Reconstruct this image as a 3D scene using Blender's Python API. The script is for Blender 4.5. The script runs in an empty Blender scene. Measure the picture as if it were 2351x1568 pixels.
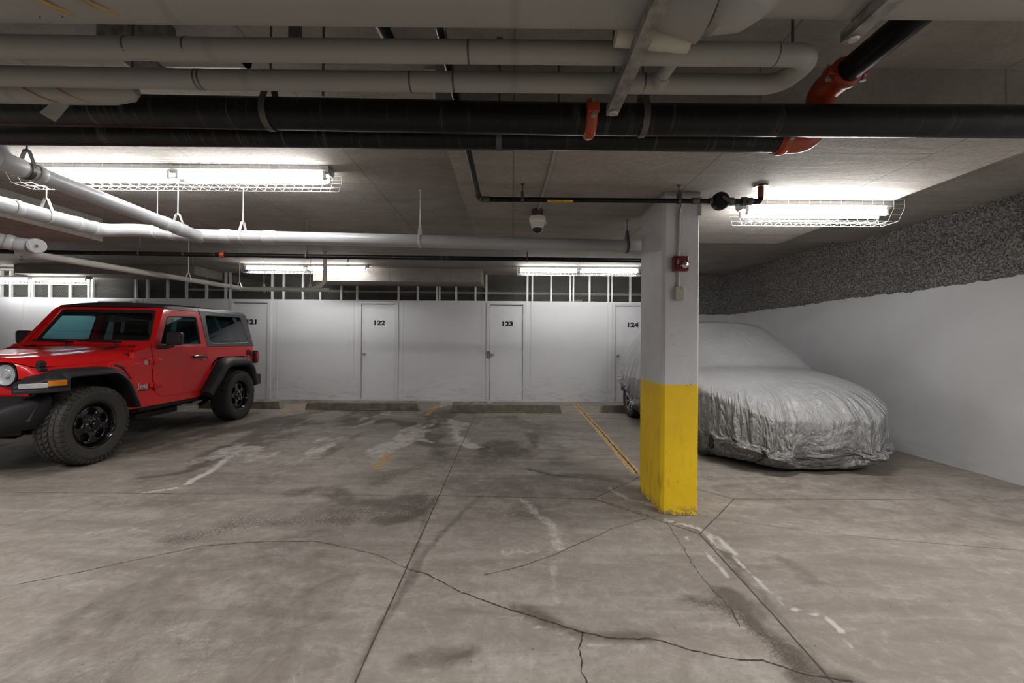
import bpy, bmesh, math, random
import numpy as np
from mathutils import Vector, Matrix, noise as mn
random.seed(7); np.random.seed(7)
SC = bpy.context.scene
COL = SC.collection
PI = math.pi
# ------------------------------------------------------------------ camera model (2351 x 1568)
F_PX, ROLL, PITCH = 965.0, 0.008, 4/965.0
CAM = Vector((0, 0, 1.25))
_R = Vector((math.cos(ROLL), 0, math.sin(ROLL)))
_F = Vector((0, math.cos(PITCH), math.sin(PITCH)))
_F = (_F - _R*_F.dot(_R)).normalized()
_U = _R.cross(_F)
def at(x, y, Y):
    """world point on the plane at depth Y seen at photo pixel (x, y)"""
    d = _F + _R*((x-1175.5)/F_PX) + _U*((784-y)/F_PX)
    return CAM + d*(Y/d.y)
def on_floor(x, y, z=0.0):
    d = _F + _R*((x-1175.5)/F_PX) + _U*((784-y)/F_PX)
    return CAM + d*((z-CAM.z)/d.z)
cam_d = bpy.data.cameras.new('camera'); cam = bpy.data.objects.new('camera', cam_d); COL.objects.link(cam)
cam_d.sensor_width = 36; cam_d.lens = F_PX/2351*36; cam_d.clip_start = .02
M = Matrix((_R, _U, -_F)).transposed().to_4x4(); M.translation = CAM
cam.matrix_world = M; SC.camera = cam
SC.view_settings.view_transform = 'Standard'; SC.view_settings.look = 'None'
SC.view_settings.exposure = 0.0

# ------------------------------------------------------------------ materials
class NT:
    def __init__(s, name):
        s.m = bpy.data.materials.new(name); s.m.use_nodes = True
        s.n = s.m.node_tree.nodes; s.l = s.m.node_tree.links
        s.b = s.n['Principled BSDF']; s.out = s.n['Material Output']
    def node(s, t, **k):
        nd = s.n.new(t)
        for a, v in k.items():
            if a.startswith('_'): nd.inputs[a[1:].replace('_', ' ')].default_value = v
            else: setattr(nd, a, v)
        return nd
    def link(s, a, b): s.l.new(a, b)
    def co(s, scale=(1, 1, 1), rot=(0, 0, 0), kind='Object'):
        tc = s.node('ShaderNodeTexCoord'); mp = s.node('ShaderNodeMapping')
        mp.inputs['Scale'].default_value = scale; mp.inputs['Rotation'].default_value = rot
        s.link(tc.outputs[kind], mp.inputs['Vector']); return mp.outputs['Vector']
    def noise(s, vec, scale, detail=4, rough=.55, dist=0):
        nd = s.node('ShaderNodeTexNoise'); nd.inputs['Scale'].default_value = scale
        nd.inputs['Detail'].default_value = detail; nd.inputs['Roughness'].default_value = rough
        nd.inputs['Distortion'].default_value = dist; s.link(vec, nd.inputs['Vector']); return nd.outputs['Fac']
    def vor(s, vec, scale, feature='F1', rnd=1):
        nd = s.node('ShaderNodeTexVoronoi', feature=feature); nd.inputs['Scale'].default_value = scale
        nd.inputs['Randomness'].default_value = rnd
        s.link(vec, nd.inputs['Vector']); return nd.outputs['Distance']
    def ramp(s, fac, stops):
        nd = s.node('ShaderNodeValToRGB'); e = nd.color_ramp.elements
        while len(e) < len(stops): e.new(.5)
        for i, (p, c) in enumerate(stops):
            e[i].position = p
            e[i].color = (c, c, c, 1) if isinstance(c, (int, float)) else (*c, 1)
        s.link(fac, nd.inputs['Fac']); return nd.outputs['Color']
    def mix(s, fac, a, b, mode='MIX'):
        nd = s.node('ShaderNodeMix', data_type='RGBA', blend_type=mode)
        for k_, v in ((0, fac), (6, a), (7, b)):
            sock = nd.inputs[k_]
            if isinstance(v, (int, float)): sock.default_value = v if k_ == 0 else (v, v, v, 1)
            elif isinstance(v, tuple): sock.default_value = (*v, 1)
            else: s.link(v, sock)
        return nd.outputs[2]
    def math(s, op, a, b=None, clamp=False):
        nd = s.node('ShaderNodeMath', operation=op, use_clamp=clamp)
        for i, v in enumerate((a, b)):
            if v is None: continue
            if isinstance(v, (int, float)): nd.inputs[i].default_value = v
            else: s.link(v, nd.inputs[i])
        return nd.outputs[0]
    def bump(s, h, strength=.3, dist=.01, normal=None):
        nd = s.node('ShaderNodeBump'); nd.inputs['Strength'].default_value = strength
        nd.inputs['Distance'].default_value = dist; s.link(h, nd.inputs['Height'])
        if normal is not None: s.link(normal, nd.inputs['Normal'])
        return nd.outputs['Normal']
    def set(s, color=None, rough=None, metal=None, normal=None, spec=None, coat=None):
        for k, v in (('Base Color', color), ('Roughness', rough), ('Metallic', metal), ('Normal', normal), ('Specular IOR Level', spec), ('Coat Weight', coat)):
            if v is None: continue
            if isinstance(v, tuple): s.b.inputs[k].default_value = (*v, 1)
            elif isinstance(v, (int, float)): s.b.inputs[k].default_value = v
            else: s.link(v, s.b.inputs[k])
        return s.m

def simple(name, c, rough=.5, metal=0, var=.12, nscale=6, bump=.0, bscale=60, coat=0, spec=.5):
    t = NT(name); v = t.co()
    c1 = tuple(x*(1-var) for x in c); c2 = tuple(min(1, x*(1+var)) for x in c)
    col = t.mix(t.ramp(t.noise(v, nscale, 6), [(.3, 0), (.7, 1)]), c1, c2)
    n = t.bump(t.noise(v, bscale, 5), bump, .004) if bump else None
    return t.set(col, rough, metal, n, spec, coat)

# ------------------------------------------------------------------ mesh builder
class MB:
    def __init__(s): s.v = []; s.f = []
    def add(s, vs, fs):
        o = len(s.v); s.v += [Vector(p) for p in vs]; s.f += [tuple(i+o for i in f) for f in fs]; return s
    def box(s, c, d, rot=None):
        x, y, z = [k/2 for k in d]; c = Vector(c)
        vs = [Vector((a*x, b*y, e*z)) for a in (-1, 1) for b in (-1, 1) for e in (-1, 1)]
        if rot is not None: vs = [rot @ v for v in vs]
        return s.add([c+v for v in vs], [(0, 1, 3, 2), (4, 6, 7, 5), (0, 4, 5, 1), (2, 3, 7, 6), (0, 2, 6, 4), (1, 5, 7, 3)])
    def bb(s, x0, x1, y0, y1, z0, z1):
        return s.box(((x0+x1)/2, (y0+y1)/2, (z0+z1)/2), (abs(x1-x0), abs(y1-y0), abs(z1-z0)))
    def tube(s, pts, r, n=20, caps=True, bend=0, closed=False, radii=None):
        pts = [Vector(p) for p in pts]
        if bend:
            q = [pts[0]]
            for i in range(1, len(pts)-1):
                a, b, c = pts[i-1], pts[i], pts[i+1]
                d1 = (a-b).normalized(); d2 = (c-b).normalized()
                L = min(bend, (a-b).length*.49, (c-b).length*.49)
                for k in range(9):
                    t = k/8; p = (b+d1*L)*(1-t)**2 + b*2*t*(1-t) + (b+d2*L)*t*t; q.append(p)
            q.append(pts[-1]); pts = q
        m = len(pts); rs = radii or [r]*m
        if len(rs) != m: rs = [r]*m
        tan = []
        for i in range(m):
            a = pts[i-1] if (i or closed) else pts[i]; b = pts[(i+1) % m] if (i < m-1 or closed) else pts[i]
            tan.append((b-a).normalized())
        up = Vector((0, 0, 1)) if abs(tan[0].z) < .9 else Vector((1, 0, 0))
        nrm = (up - tan[0]*up.dot(tan[0])).normalized()
        vs = []
        for i in range(m):
            nrm = (nrm - tan[i]*nrm.dot(tan[i])).normalized(); bn = tan[i].cross(nrm)
            for k in range(n):
                a = 2*PI*k/n; vs.append(pts[i] + (nrm*math.cos(a)+bn*math.sin(a))*rs[i])
        fs = []
        for i in range(m if closed else m-1):
            j = (i+1) % m
            for k in range(n): fs.append((i*n+k, i*n+(k+1) % n, j*n+(k+1) % n, j*n+k))
        if caps and not closed:
            fs.append(tuple(range(n))[::-1]); fs.append(tuple((m-1)*n+k for k in range(n)))
        return s.add(vs, fs)
    def lathe(s, prof, org=(0, 0, 0), axis='Z', n=32, caps=True):
        """prof: (radius, height) pairs along the axis"""
        vs = []
        for r, h in prof:
            for k in range(n):
                a = 2*PI*k/n; c, q = r*math.cos(a), r*math.sin(a)
                vs.append(Vector({'Z': (c, q, h), 'Y': (c, h, q), 'X': (h, c, q)}[axis])+Vector(org))
        fs = []
        for i in range(len(prof)-1):
            for k in range(n): fs.append((i*n+k, i*n+(k+1) % n, (i+1)*n+(k+1) % n, (i+1)*n+k))
        if caps: fs += [tuple(range(n)), tuple((len(prof)-1)*n+k for k in range(n))]
        return s.add(vs, fs)
    def prism(s, poly, fn0, fn1):
        """poly of 2-tuples, fn maps (u,v)->3d for both faces"""
        n = len(poly)
        return s.add([fn0(*p) for p in poly]+[fn1(*p) for p in poly],
                     [tuple(range(n)), tuple(range(n, 2*n))[::-1]]+[(i, (i+1) % n, n+(i+1) % n, n+i) for i in range(n)])
    def ring(s, outer, inner, fn0, fn1):
        n = len(outer)
        vs = [fn0(*p) for p in outer]+[fn0(*p) for p in inner]+[fn1(*p) for p in outer]+[fn1(*p) for p in inner]
        fs = []
        for i in range(n):
            j = (i+1) % n
            fs += [(i, j, n+j, n+i), (2*n+i, 3*n+i, 3*n+j, 2*n+j), (i, 2*n+i, 2*n+j, j), (n+i, n+j, 3*n+j, 3*n+i)]
        return s.add(vs, fs)
    def ribbon(s, pts, w, th=.003):
        """flat strap: pts centre line, w = vector across"""
        pts = [Vector(p) for p in pts]; w = Vector(w)/2; vs = []; m = len(pts)
        for i in range(m):
            t = (pts[min(i+1, m-1)]-pts[max(i-1, 0)]).normalized(); nn = t.cross(w).normalized()*th/2
            vs += [pts[i]-w-nn, pts[i]+w-nn, pts[i]+w+nn, pts[i]-w+nn]
        fs = [(0, 1, 2, 3), tuple((m-1)*4+k for k in (3, 2, 1, 0))]
        for i in range(m-1):
            for k in range(4): fs.append((i*4+k, (i+1)*4+k, (i+1)*4+(k+1) % 4, i*4+(k+1) % 4))
        return s.add(vs, fs)
    def loft(s, rows, close=False, caps=False):
        m = len(rows); n = len(rows[0]); vs = [p for r in rows for p in r]; fs = []
        for i in range(m-1):
            for k in range(n if close else n-1): fs.append((i*n+k, i*n+(k+1) % n, (i+1)*n+(k+1) % n, (i+1)*n+k))
        if caps: fs += [tuple(range(n))[::-1], tuple((m-1)*n+k for k in range(n))]
        return s.add(vs, fs)
    def mirror_x(s):
        o = len(s.v); s.v += [Vector((-p.x, p.y, p.z)) for p in s.v]; s.f += [tuple(i+o for i in f)[::-1] for f in s.f[:]]; return s
    def build(s, name, mat, parent=None, angle=35, bevel=0, seg=2, local=False, fix=True):
        me = bpy.data.meshes.new(name); me.from_pydata([tuple(p) for p in s.v], [], s.f)
        if fix:
            bm = bmesh.new(); bm.from_mesh(me); bmesh.ops.recalc_face_normals(bm, faces=bm.faces); bm.to_mesh(me); bm.free()
        for p in me.polygons: p.use_smooth = True
        me.set_sharp_from_angle(angle=math.radians(angle))
        me.materials.append(mat)
        o = bpy.data.objects.new(name, me); COL.objects.link(o)
        if bevel:
            b = o.modifiers.new('bevel', 'BEVEL'); b.width = bevel; b.segments = seg; b.limit_method = 'ANGLE'; b.angle_limit = math.radians(40)
            b.harden_normals = False
        if parent is not None:
            o.parent = parent
            if not local: o.matrix_parent_inverse = Matrix.Translation(root_loc(parent)).inverted()
        return o
def root_loc(o):
    t = Vector((0, 0, 0))
    while o is not None:
        t += o.location; o = o.parent
    # children built in world coordinates keep location 0, so only the root counts
    return t
def rpoly(pts, r=.05, k=5):
    """rounded polygon; r scalar or list"""
    out = []; n = len(pts)
    for i in range(n):
        a, b, c = (Vector((*pts[i-1], 0)), Vector((*pts[i], 0)), Vector((*pts[(i+1) % n], 0)))
        rr = r[i] if isinstance(r, (list, tuple)) else r
        L = min(rr, (a-b).length*.45, (c-b).length*.45)
        if L <= 0: out.append((b.x, b.y)); continue
        p0 = b+(a-b).normalized()*L; p1 = b+(c-b).normalized()*L
        for j in range(k+1):
            t = j/k; q = p0*(1-t)**2+b*2*t*(1-t)+p1*t*t; out.append((q.x, q.y))
    return out
def tag(o, label=None, cat=None, group=None, kind=None):
    if label: o['label'] = label
    if cat: o['category'] = cat
    if group: o['group'] = group
    if kind: o['kind'] = kind
    return o
def thing(name, label, cat, loc=(0, 0, 0), rz=0, group=None):
    o = bpy.data.objects.new(name, None); COL.objects.link(o); o.location = loc; o.rotation_euler = (0, 0, rz)
    o.empty_display_size = .1
    return tag(o, label, cat, group)
def struct(o): o['kind'] = 'structure'; return o
def text_mesh(body, size, name, mat, parent, matrix, offset=0, extrude=.001, sx=1):
    cu = bpy.data.curves.new(name, 'FONT'); cu.body = body; cu.size = size; cu.align_x = 'CENTER'; cu.align_y = 'CENTER'
    cu.offset = offset; cu.extrude = extrude; cu.resolution_u = 4
    t = bpy.data.objects.new(name+'_c', cu); COL.objects.link(t)
    bpy.context.view_layer.update()
    me = bpy.data.meshes.new_from_object(t.evaluated_get(bpy.context.evaluated_depsgraph_get()))
    bpy.data.objects.remove(t); bpy.data.curves.remove(cu)
    me.transform(Matrix.Diagonal((sx, 1, 1, 1))); me.transform(matrix)
    me.materials.clear(); me.materials.append(mat); me.name = name
    o = bpy.data.objects.new(name, me); COL.objects.link(o); o.parent = parent
    return o
def facing_front(p):      # text plane facing -Y at world/local point p
    return Matrix.Translation(p) @ Matrix.Rotation(PI/2, 4, 'X')
# ------------------------------------------------------------------ surface materials
def m_floor():
    t = NT('floor_concrete'); v = t.co()
    da = t.node('ShaderNodeAttribute', attribute_name='dark').outputs['Fac']
    pa = t.node('ShaderNodeAttribute', attribute_name='pale').outputs['Fac']
    ca = t.node('ShaderNodeAttribute', attribute_name='craze').outputs['Fac']
    big = t.noise(v, .55, 5, .6, .6); mid = t.noise(v, 2.6, 8, .65, .5); fine = t.noise(v, 38, 6, .7)
    vs = t.co(scale=(.7, 3.2, 1), rot=(0, 0, -1.85)); streak = t.noise(vs, 1.5, 9, .68, 1.0)
    base = t.mix(t.ramp(big, [(.36, 0), (.62, 1)]), (.20, .175, .150), (.27, .24, .212))
    base = t.mix(t.math('MULTIPLY', t.ramp(mid, [(.42, 0), (.72, 1)]), .55), base, (.185, .158, .133))
    base = t.mix(t.math('MULTIPLY', t.ramp(streak, [(.50, 0), (.68, 1)]), .6), base, (.36, .33, .298))
    base = t.mix(t.math('MULTIPLY', t.ramp(streak, [(.32, 1), (.47, 0)]), .5), base, (.115, .094, .077))
    base = t.mix(t.math('MULTIPLY', t.ramp(fine, [(.3, 1), (.5, 0)]), .5), base, (.15, .13, .112))
    m14 = t.noise(v, 13, 9, .75, .6)
    base = t.mix(t.math('MULTIPLY', t.ramp(m14, [(.38, 1), (.52, 0)]), .4), base, (.16, .135, .113))
    base = t.mix(t.math('MULTIPLY', t.ramp(m14, [(.54, 0), (.68, 1)]), .28), base, (.46, .43, .395))
    # wet / oily areas with ragged edges
    dn = t.math('ADD', da, t.math('MULTIPLY', t.math('SUBTRACT', t.noise(v, 6, 10, .7, .8), .5), 1.1))
    base = t.mix(t.math('MULTIPLY', t.ramp(dn, [(.3, 0), (.75, 1)]), .8), base, (.070, .055, .043))
    pn = t.math('ADD', pa, t.math('MULTIPLY', t.math('SUBTRACT', t.noise(v, 9, 10, .72, 1.0), .5), 1.5))
    base = t.mix(t.math('MULTIPLY', t.ramp(pn, [(.40, 0), (.80, 1)]), .8), base, (.50, .47, .435))
    cr = t.ramp(t.vor(t.mix(.04, v, t.noise(v, 20, 3)), 40, 'DISTANCE_TO_EDGE'), [(.0, 1), (.20, 0)])
    crm = t.math('MULTIPLY', cr, t.ramp(t.math('ADD', ca, t.math('MULTIPLY', t.math('SUBTRACT', mid, .5), .8)), [(.30, 0), (.95, .85)]))
    base = t.mix(crm, base, (.06, .048, .038))
    pit = t.ramp(t.vor(v, 9, 'F1'), [(.0, 1), (.035, 1), (.045, 0)])
    base = t.mix(t.math('MULTIPLY', pit, .75), base, (.05, .04, .035))
    pit2 = t.ramp(t.vor(v, 26, 'F1'), [(.0, 1), (.05, 1), (.075, 0)])
    base = t.mix(t.math('MULTIPLY', pit2, t.ramp(mid, [(.45, 0), (.6, .5)])), base, (.07, .058, .05))
    h = t.math('SUBTRACT', t.math('ADD', t.math('MULTIPLY', fine, .6), t.math('MULTIPLY', mid, 1.2)), crm)
    rough = t.ramp(mid, [(.3, .62), (.7, .85)])
    return t.set(base, rough, 0, t.bump(h, .35, .012), .35)
def m_ceiling():
    t = NT('ceiling_concrete'); v = t.co()
    big = t.noise(v, .8, 6, .6, .4); vs = t.co(scale=(1, 4.5, 1)); st = t.noise(vs, 1.6, 8, .65, .6); fine = t.noise(v, 45, 6, .65)
    c = t.mix(t.ramp(big, [(.3, 0), (.7, 1)]), (.235, .21, .188), (.375, .35, .325))
    c = t.mix(t.math('MULTIPLY', t.ramp(st, [(.46, 0), (.7, 1)]), .5), c, (.18, .16, .145))
    c = t.mix(t.math('MULTIPLY', t.ramp(fine, [(.35, 1), (.55, 0)]), .35), c, (.15, .135, .12))
    # plywood form joints
    br = t.node('ShaderNodeTexBrick'); br.offset = .5
    br.inputs['Scale'].default_value = 1; br.inputs['Brick Width'].default_value = 2.44; br.inputs['Row Height'].default_value = 1.22
    br.inputs['Mortar Size'].default_value = .006; br.inputs['Mortar Smooth'].default_value = .2
    mp = t.co(rot=(0, 0, PI/2)); t.link(mp, br.inputs['Vector'])
    c = t.mix(t.math('MULTIPLY', br.outputs['Fac'], .55), c, (.10, .09, .08))
    return t.set(c, .85, 0, t.bump(t.math('ADD', fine, t.math('MULTIPLY', st, 2)), .25, .01), .3)
def m_wall(name, c=(.64, .645, .66), scuff=1.0, low=.7):
    t = NT(name); v = t.co()
    sep = t.node('ShaderNodeSeparateXYZ'); tc = t.node('ShaderNodeTexCoord'); t.link(tc.outputs['Object'], sep.inputs[0])
    z = sep.outputs['Z']
    big = t.noise(v, 1.1, 5, .6); fine = t.noise(v, 60, 4)
    col = t.mix(t.ramp(big, [(.3, 0), (.7, 1)]), tuple(x*.93 for x in c), c)
    lowm = t.ramp(z, [(0, 1), (min(1, low), 0)])
    vs = t.co(scale=(1, 1, 5)); s1 = t.ramp(t.noise(vs, 3.2, 10, .7, .7), [(.50, 0), (.66, 1)])
    col = t.mix(t.math('MULTIPLY', t.math('MULTIPLY', lowm, s1), .5*scuff), col, (.25, .245, .24))
    vm = t.co(scale=(3, 3, 26), rot=(0, .12, 0)); s2 = t.ramp(t.noise(vm, 1.3, 7, .6, 1.6), [(.66, 0), (.69, 1), (.72, 0)])
    col = t.mix(t.math('MULTIPLY', t.math('MULTIPLY', s2, t.ramp(z, [(.0, 1), (.9, 0)])), .6*scuff), col, (.18, .18, .18))
    pit = t.ramp(t.vor(v, 11, 'F1'), [(0, 1), (.035, 1), (.05, 0)])
    pm = t.math('MULTIPLY', pit, t.ramp(t.noise(v, 1.6, 3), [(.5, 0), (.6, .8)]))
    col = t.mix(t.math('MULTIPLY', pm, scuff), col, (.2, .2, .2))
    return t.set(col, .62, 0, t.bump(t.math('SUBTRACT', fine, t.math('MULTIPLY', pm, 3)), .08, .01), .35)
def m_spray():
    t = NT('sprayed_fireproofing'); v = t.co()
    a = t.noise(v, 42, 8, .75, .5); b = t.vor(v, 55, 'F1'); big = t.noise(v, 1.5, 4)
    c = t.ramp(t.math('ADD', t.math('MULTIPLY', a, .7), t.math('MULTIPLY', b, .35)), [(.34, (.06, .055, .05)), (.48, (.23, .215, .205)), (.64, (.58, .56, .54))])
    c = t.mix(t.math('MULTIPLY', big, .4), c, (.14, .125, .115))
    return t.set(c, .95, 0, t.bump(t.math('ADD', a, b), 1.0, .03), .1)
def m_pillar():
    t = NT('pillar_paint'); v = t.co()
    sep = t.node('ShaderNodeSeparateXYZ'); tc = t.node('ShaderNodeTexCoord'); t.link(tc.outputs['Object'], sep.inputs[0])
    z = sep.outputs['Z']
    zz = t.math('ADD', z, t.math('MULTIPLY', t.math('SUBTRACT', t.noise(v, 14, 3), .5), .006))
    isw = t.math('GREATER_THAN', zz, .955)
    n1 = t.noise(v, 3, 7, .65)
    wh = t.mix(t.ramp(n1, [(.3, 0), (.7, 1)]), (.50, .50, .51), (.60, .60, .615))
    ye = t.mix(t.ramp(n1, [(.3, 0), (.75, 1)]), (.72, .46, .005), (.86, .58, .008))
    sv = t.co(scale=(1, 1.2, .35)); sm = t.ramp(t.noise(sv, 7, 8, .7, 1.0), [(.54, 0), (.70, 1)])
    lowm = t.ramp(z, [(.35, 1), (.85, 0)])
    ye = t.mix(t.math('MULTIPLY', t.math('MULTIPLY', sm, lowm), .75), ye, (.20, .12, .03))
    chip = t.math('MULTIPLY', t.ramp(t.noise(v, 30, 5, .7), [(.47, 0), (.52, 1)]), t.ramp(z, [(0, 1), (.07, 0)]))
    ye = t.mix(chip, ye, (.12, .115, .11))
    c = t.mix(isw, ye, wh)
    pit = t.ramp(t.vor(v, 13, 'F1'), [(0, 1), (.05, 1), (.07, 0)])
    c = t.mix(t.math('MULTIPLY', pit, .6), c, (.12, .11, .10))
    return t.set(c, .55, 0, t.bump(t.math('SUBTRACT', t.noise(v, 60, 4), t.math('MULTIPLY', pit, 2)), .15, .006), .4)
def m_black_pipe():
    t = NT('black_steel_pipe'); v = t.co()
    sv = t.co(scale=(14, 1, 1)); s = t.ramp(t.noise(sv, 3.0, 8, .7, .3), [(.56, 0), (.68, 1)])
    msk = t.ramp(t.noise(v, 1.2, 4), [(.40, 0), (.58, 1)])
    c = t.mix(t.math('MULTIPLY', t.math('MULTIPLY', s, msk), .4), (.004, .004, .004), (.13, .12, .11))
    dust = t.ramp(t.noise(v, 90, 4), [(.55, 0), (.75, .12)])
    c = t.mix(t.math('MULTIPLY', dust, .25), c, (.16, .15, .14))
    return t.set(c, t.ramp(t.noise(v, 5, 5), [(.3, .28), (.7, .5)]), .0, t.bump(s, .15, .002), .22)
def m_galv():
    t = NT('galvanised_steel'); v = t.co()
    n1 = t.vor(v, 26, 'F1'); n2 = t.noise(v, 18, 8, .75, 1.5)
    c = t.ramp(t.math('ADD', t.math('MULTIPLY', n1, .4), t.math('MULTIPLY', n2, .7)), [(.30, (.13, .127, .122)), (.70, (.33, .32, .31))])
    return t.set(c, .42, .65, t.bump(n2, .15, .003))
def m_insul(c=(.285, .276, .258)):
    t = NT('pipe_jacket'); v = t.co()
    n1 = t.noise(v, 2.5, 6, .6); n2 = t.ramp(t.noise(t.co(scale=(2, 6, 6)), 9, 9, .75, 1.4), [(.64, 0), (.72, 1)])
    col = t.mix(t.ramp(n1, [(.3, 0), (.7, 1)]), tuple(x*.9 for x in c), c)
    col = t.mix(t.math('MULTIPLY', n2, .28), col, (.22, .21, .19))
    br = t.node('ShaderNodeTexWave', wave_type='BANDS', bands_direction='X'); br.inputs['Scale'].default_value = .34
    br.inputs['Distortion'].default_value = .0; t.link(v, br.inputs['Vector'])
    col = t.mix(t.math('MULTIPLY', t.ramp(br.outputs['Fac'], [(.0, 1), (.0008, 0)]), .25), col, (.12, .115, .11))
    return t.set(col, .6, 0, t.bump(t.noise(v, 30, 5), .12, .006), .35)
def m_screen():
    t = NT('expanded_metal_screen')
    tc = t.node('ShaderNodeTexCoord'); sep = t.node('ShaderNodeSeparateXYZ'); t.link(tc.outputs['Object'], sep.inputs[0])
    k = 2*PI/.052
    u = t.math('ADD', t.math('MULTIPLY', sep.outputs['X'], k), t.math('MULTIPLY', sep.outputs['Z'], k*1.7))
    w = t.math('SUBTRACT', t.math('MULTIPLY', sep.outputs['X'], k), t.math('MULTIPLY', sep.outputs['Z'], k*1.7))
    a = t.math('ABSOLUTE', t.math('SINE', t.math('MULTIPLY', u, .5))); b = t.math('ABSOLUTE', t.math('SINE', t.math('MULTIPLY', w, .5)))
    m = t.math('LESS_THAN', t.math('MINIMUM', a, b), .26)
    t.set((.13, .125, .115), .6, .2); tr = t.node('ShaderNodeBsdfTransparent'); mx = t.node('ShaderNodeMixShader')
    t.link(m, mx.inputs[0]); t.link(tr.outputs[0], mx.inputs[1]); t.link(t.b.outputs[0], mx.inputs[2]); t.link(mx.outputs[0], t.out.inputs[0])
    return t.m
def m_glass(name, tint, refl=1.0, rough=.0):
    t = NT(name); tr = t.node('ShaderNodeBsdfTransparent'); tr.inputs[0].default_value = (*tint, 1)
    gl = t.node('ShaderNodeBsdfGlossy'); gl.inputs['Roughness'].default_value = rough; gl.inputs[0].default_value = (refl, refl, refl, 1)
    lw_ = t.node('ShaderNodeLayerWeight'); lw_.inputs[0].default_value = .5; mx = t.node('ShaderNodeMixShader')
    nf = t.math('ADD', t.math('MULTIPLY', t.math('POWER', lw_.outputs['Facing'], 5.0), .9), t.math('ADD', .045, t.math('MULTIPLY', t.noise(t.co(), 3, 3), .01)))
    t.link(nf, mx.inputs[0]); t.link(tr.outputs[0], mx.inputs[1]); t.link(gl.outputs[0], mx.inputs[2]); t.link(mx.outputs[0], t.out.inputs[0])
    return t.m
def m_emit(name, c, s):
    t = NT(name); t.b.inputs['Base Color'].default_value = (.9, .9, .9, 1)
    n = t.mix(t.noise(t.co(), 2, 1), c, tuple(x*.97 for x in c)); t.link(n, t.b.inputs['Emission Color']); t.b.inputs['Emission Strength'].default_value = s
    return t.m
def m_linepaint():
    t = NT('worn_yellow_paint'); v = t.co()
    n = t.noise(v, 16, 9, .75, .6); wear = t.node('ShaderNodeAttribute', attribute_name='wear').outputs['Fac']
    a = t.ramp(t.math('SUBTRACT', n, wear), [(.20, 0), (.50, .85)])
    t.set(t.mix(t.noise(v, 30, 4), (.66, .42, .12), (.52, .36, .14)), .7, 0)
    tr = t.node('ShaderNodeBsdfTransparent'); mx = t.node('ShaderNodeMixShader')
    t.link(a, mx.inputs[0]); t.link(tr.outputs[0], mx.inputs[1]); t.link(t.b.outputs[0], mx.inputs[2]); t.link(mx.outputs[0], t.out.inputs[0])
    return t.m
def m_cover():
    t = NT('silver_car_cover'); v = t.co()
    n1 = t.noise(v, 1.6, 6, .6, .5)
    def ridge(scale, sc3, rot, dist):      # sharp creases: folded noise
        n = t.noise(t.co(scale=sc3, rot=rot), scale, 3, .5, dist); a = t.math('ABSOLUTE', t.math('SUBTRACT', n, .5)); return t.ramp(a, [(0, 1), (.16, 0)])
    cu = t.node('ShaderNodeCombineXYZ'); t.link(t.node('ShaderNodeAttribute', attribute_name='around').outputs['Fac'], cu.inputs[0]); t.link(t.node('ShaderNodeAttribute', attribute_name='down').outputs['Fac'], cu.inputs[1])
    mpf = t.node('ShaderNodeMapping'); mpf.inputs['Scale'].default_value = (1, .38, 1); mpf.inputs['Rotation'].default_value = (0, 0, .25); t.link(cu.outputs[0], mpf.inputs['Vector'])
    nf_ = t.noise(mpf.outputs[0], 3.4, 2, .5, .9); drape = t.ramp(t.math('ABSOLUTE', t.math('SUBTRACT', nf_, .5)), [(0, 1), (.22, 0)])
    nf2 = t.noise(mpf.outputs[0], 8.5, 2, .5, .7); drape2 = t.ramp(t.math('ABSOLUTE', t.math('SUBTRACT', nf2, .5)), [(0, 1), (.2, 0)])
    r1 = ridge(3.2, (1, 1, .7), (.5, .3, .6), 1.2); r2 = ridge(7, (1, 1, .8), (-.4, .6, 0), 1.5); r3 = ridge(15, (1, 1, .6), (.2, -.5, .3), .8)
    sep = t.node('ShaderNodeSeparateXYZ'); tc = t.node('ShaderNodeTexCoord'); t.link(tc.outputs['Object'], sep.inputs[0])
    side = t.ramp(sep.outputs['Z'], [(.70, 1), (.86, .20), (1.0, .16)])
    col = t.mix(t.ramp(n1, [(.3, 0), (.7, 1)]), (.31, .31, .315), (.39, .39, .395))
    col = t.mix(t.ramp(sep.outputs['Z'], [(.08, .85), (.72, 0)]), col, (.10, .097, .092))  # shade of the tucked-under lower cover painted in, darkest at the hem
    h = t.math('ADD', t.math('ADD', t.math('MULTIPLY', r1, .55), t.math('MULTIPLY', r2, .32)), t.math('MULTIPLY', r3, .13))
    h = t.math('ADD', t.math('MULTIPLY', h, .55), t.math('MULTIPLY', side, t.math('ADD', t.math('MULTIPLY', drape, .9), t.math('MULTIPLY', drape2, .4))))
    h = t.math('MULTIPLY', h, side)
    return t.set(col, .40, 0.0, t.bump(h, .75, .055), .6)
def m_rubber():
    t = NT('tyre_rubber'); v = t.co()
    c = t.mix(t.noise(v, 20, 6, .7), (.028, .026, .024), (.075, .070, .064))
    return t.set(c, .78, 0, t.bump(t.noise(v, 120, 4), .15, .002), .3)

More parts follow.
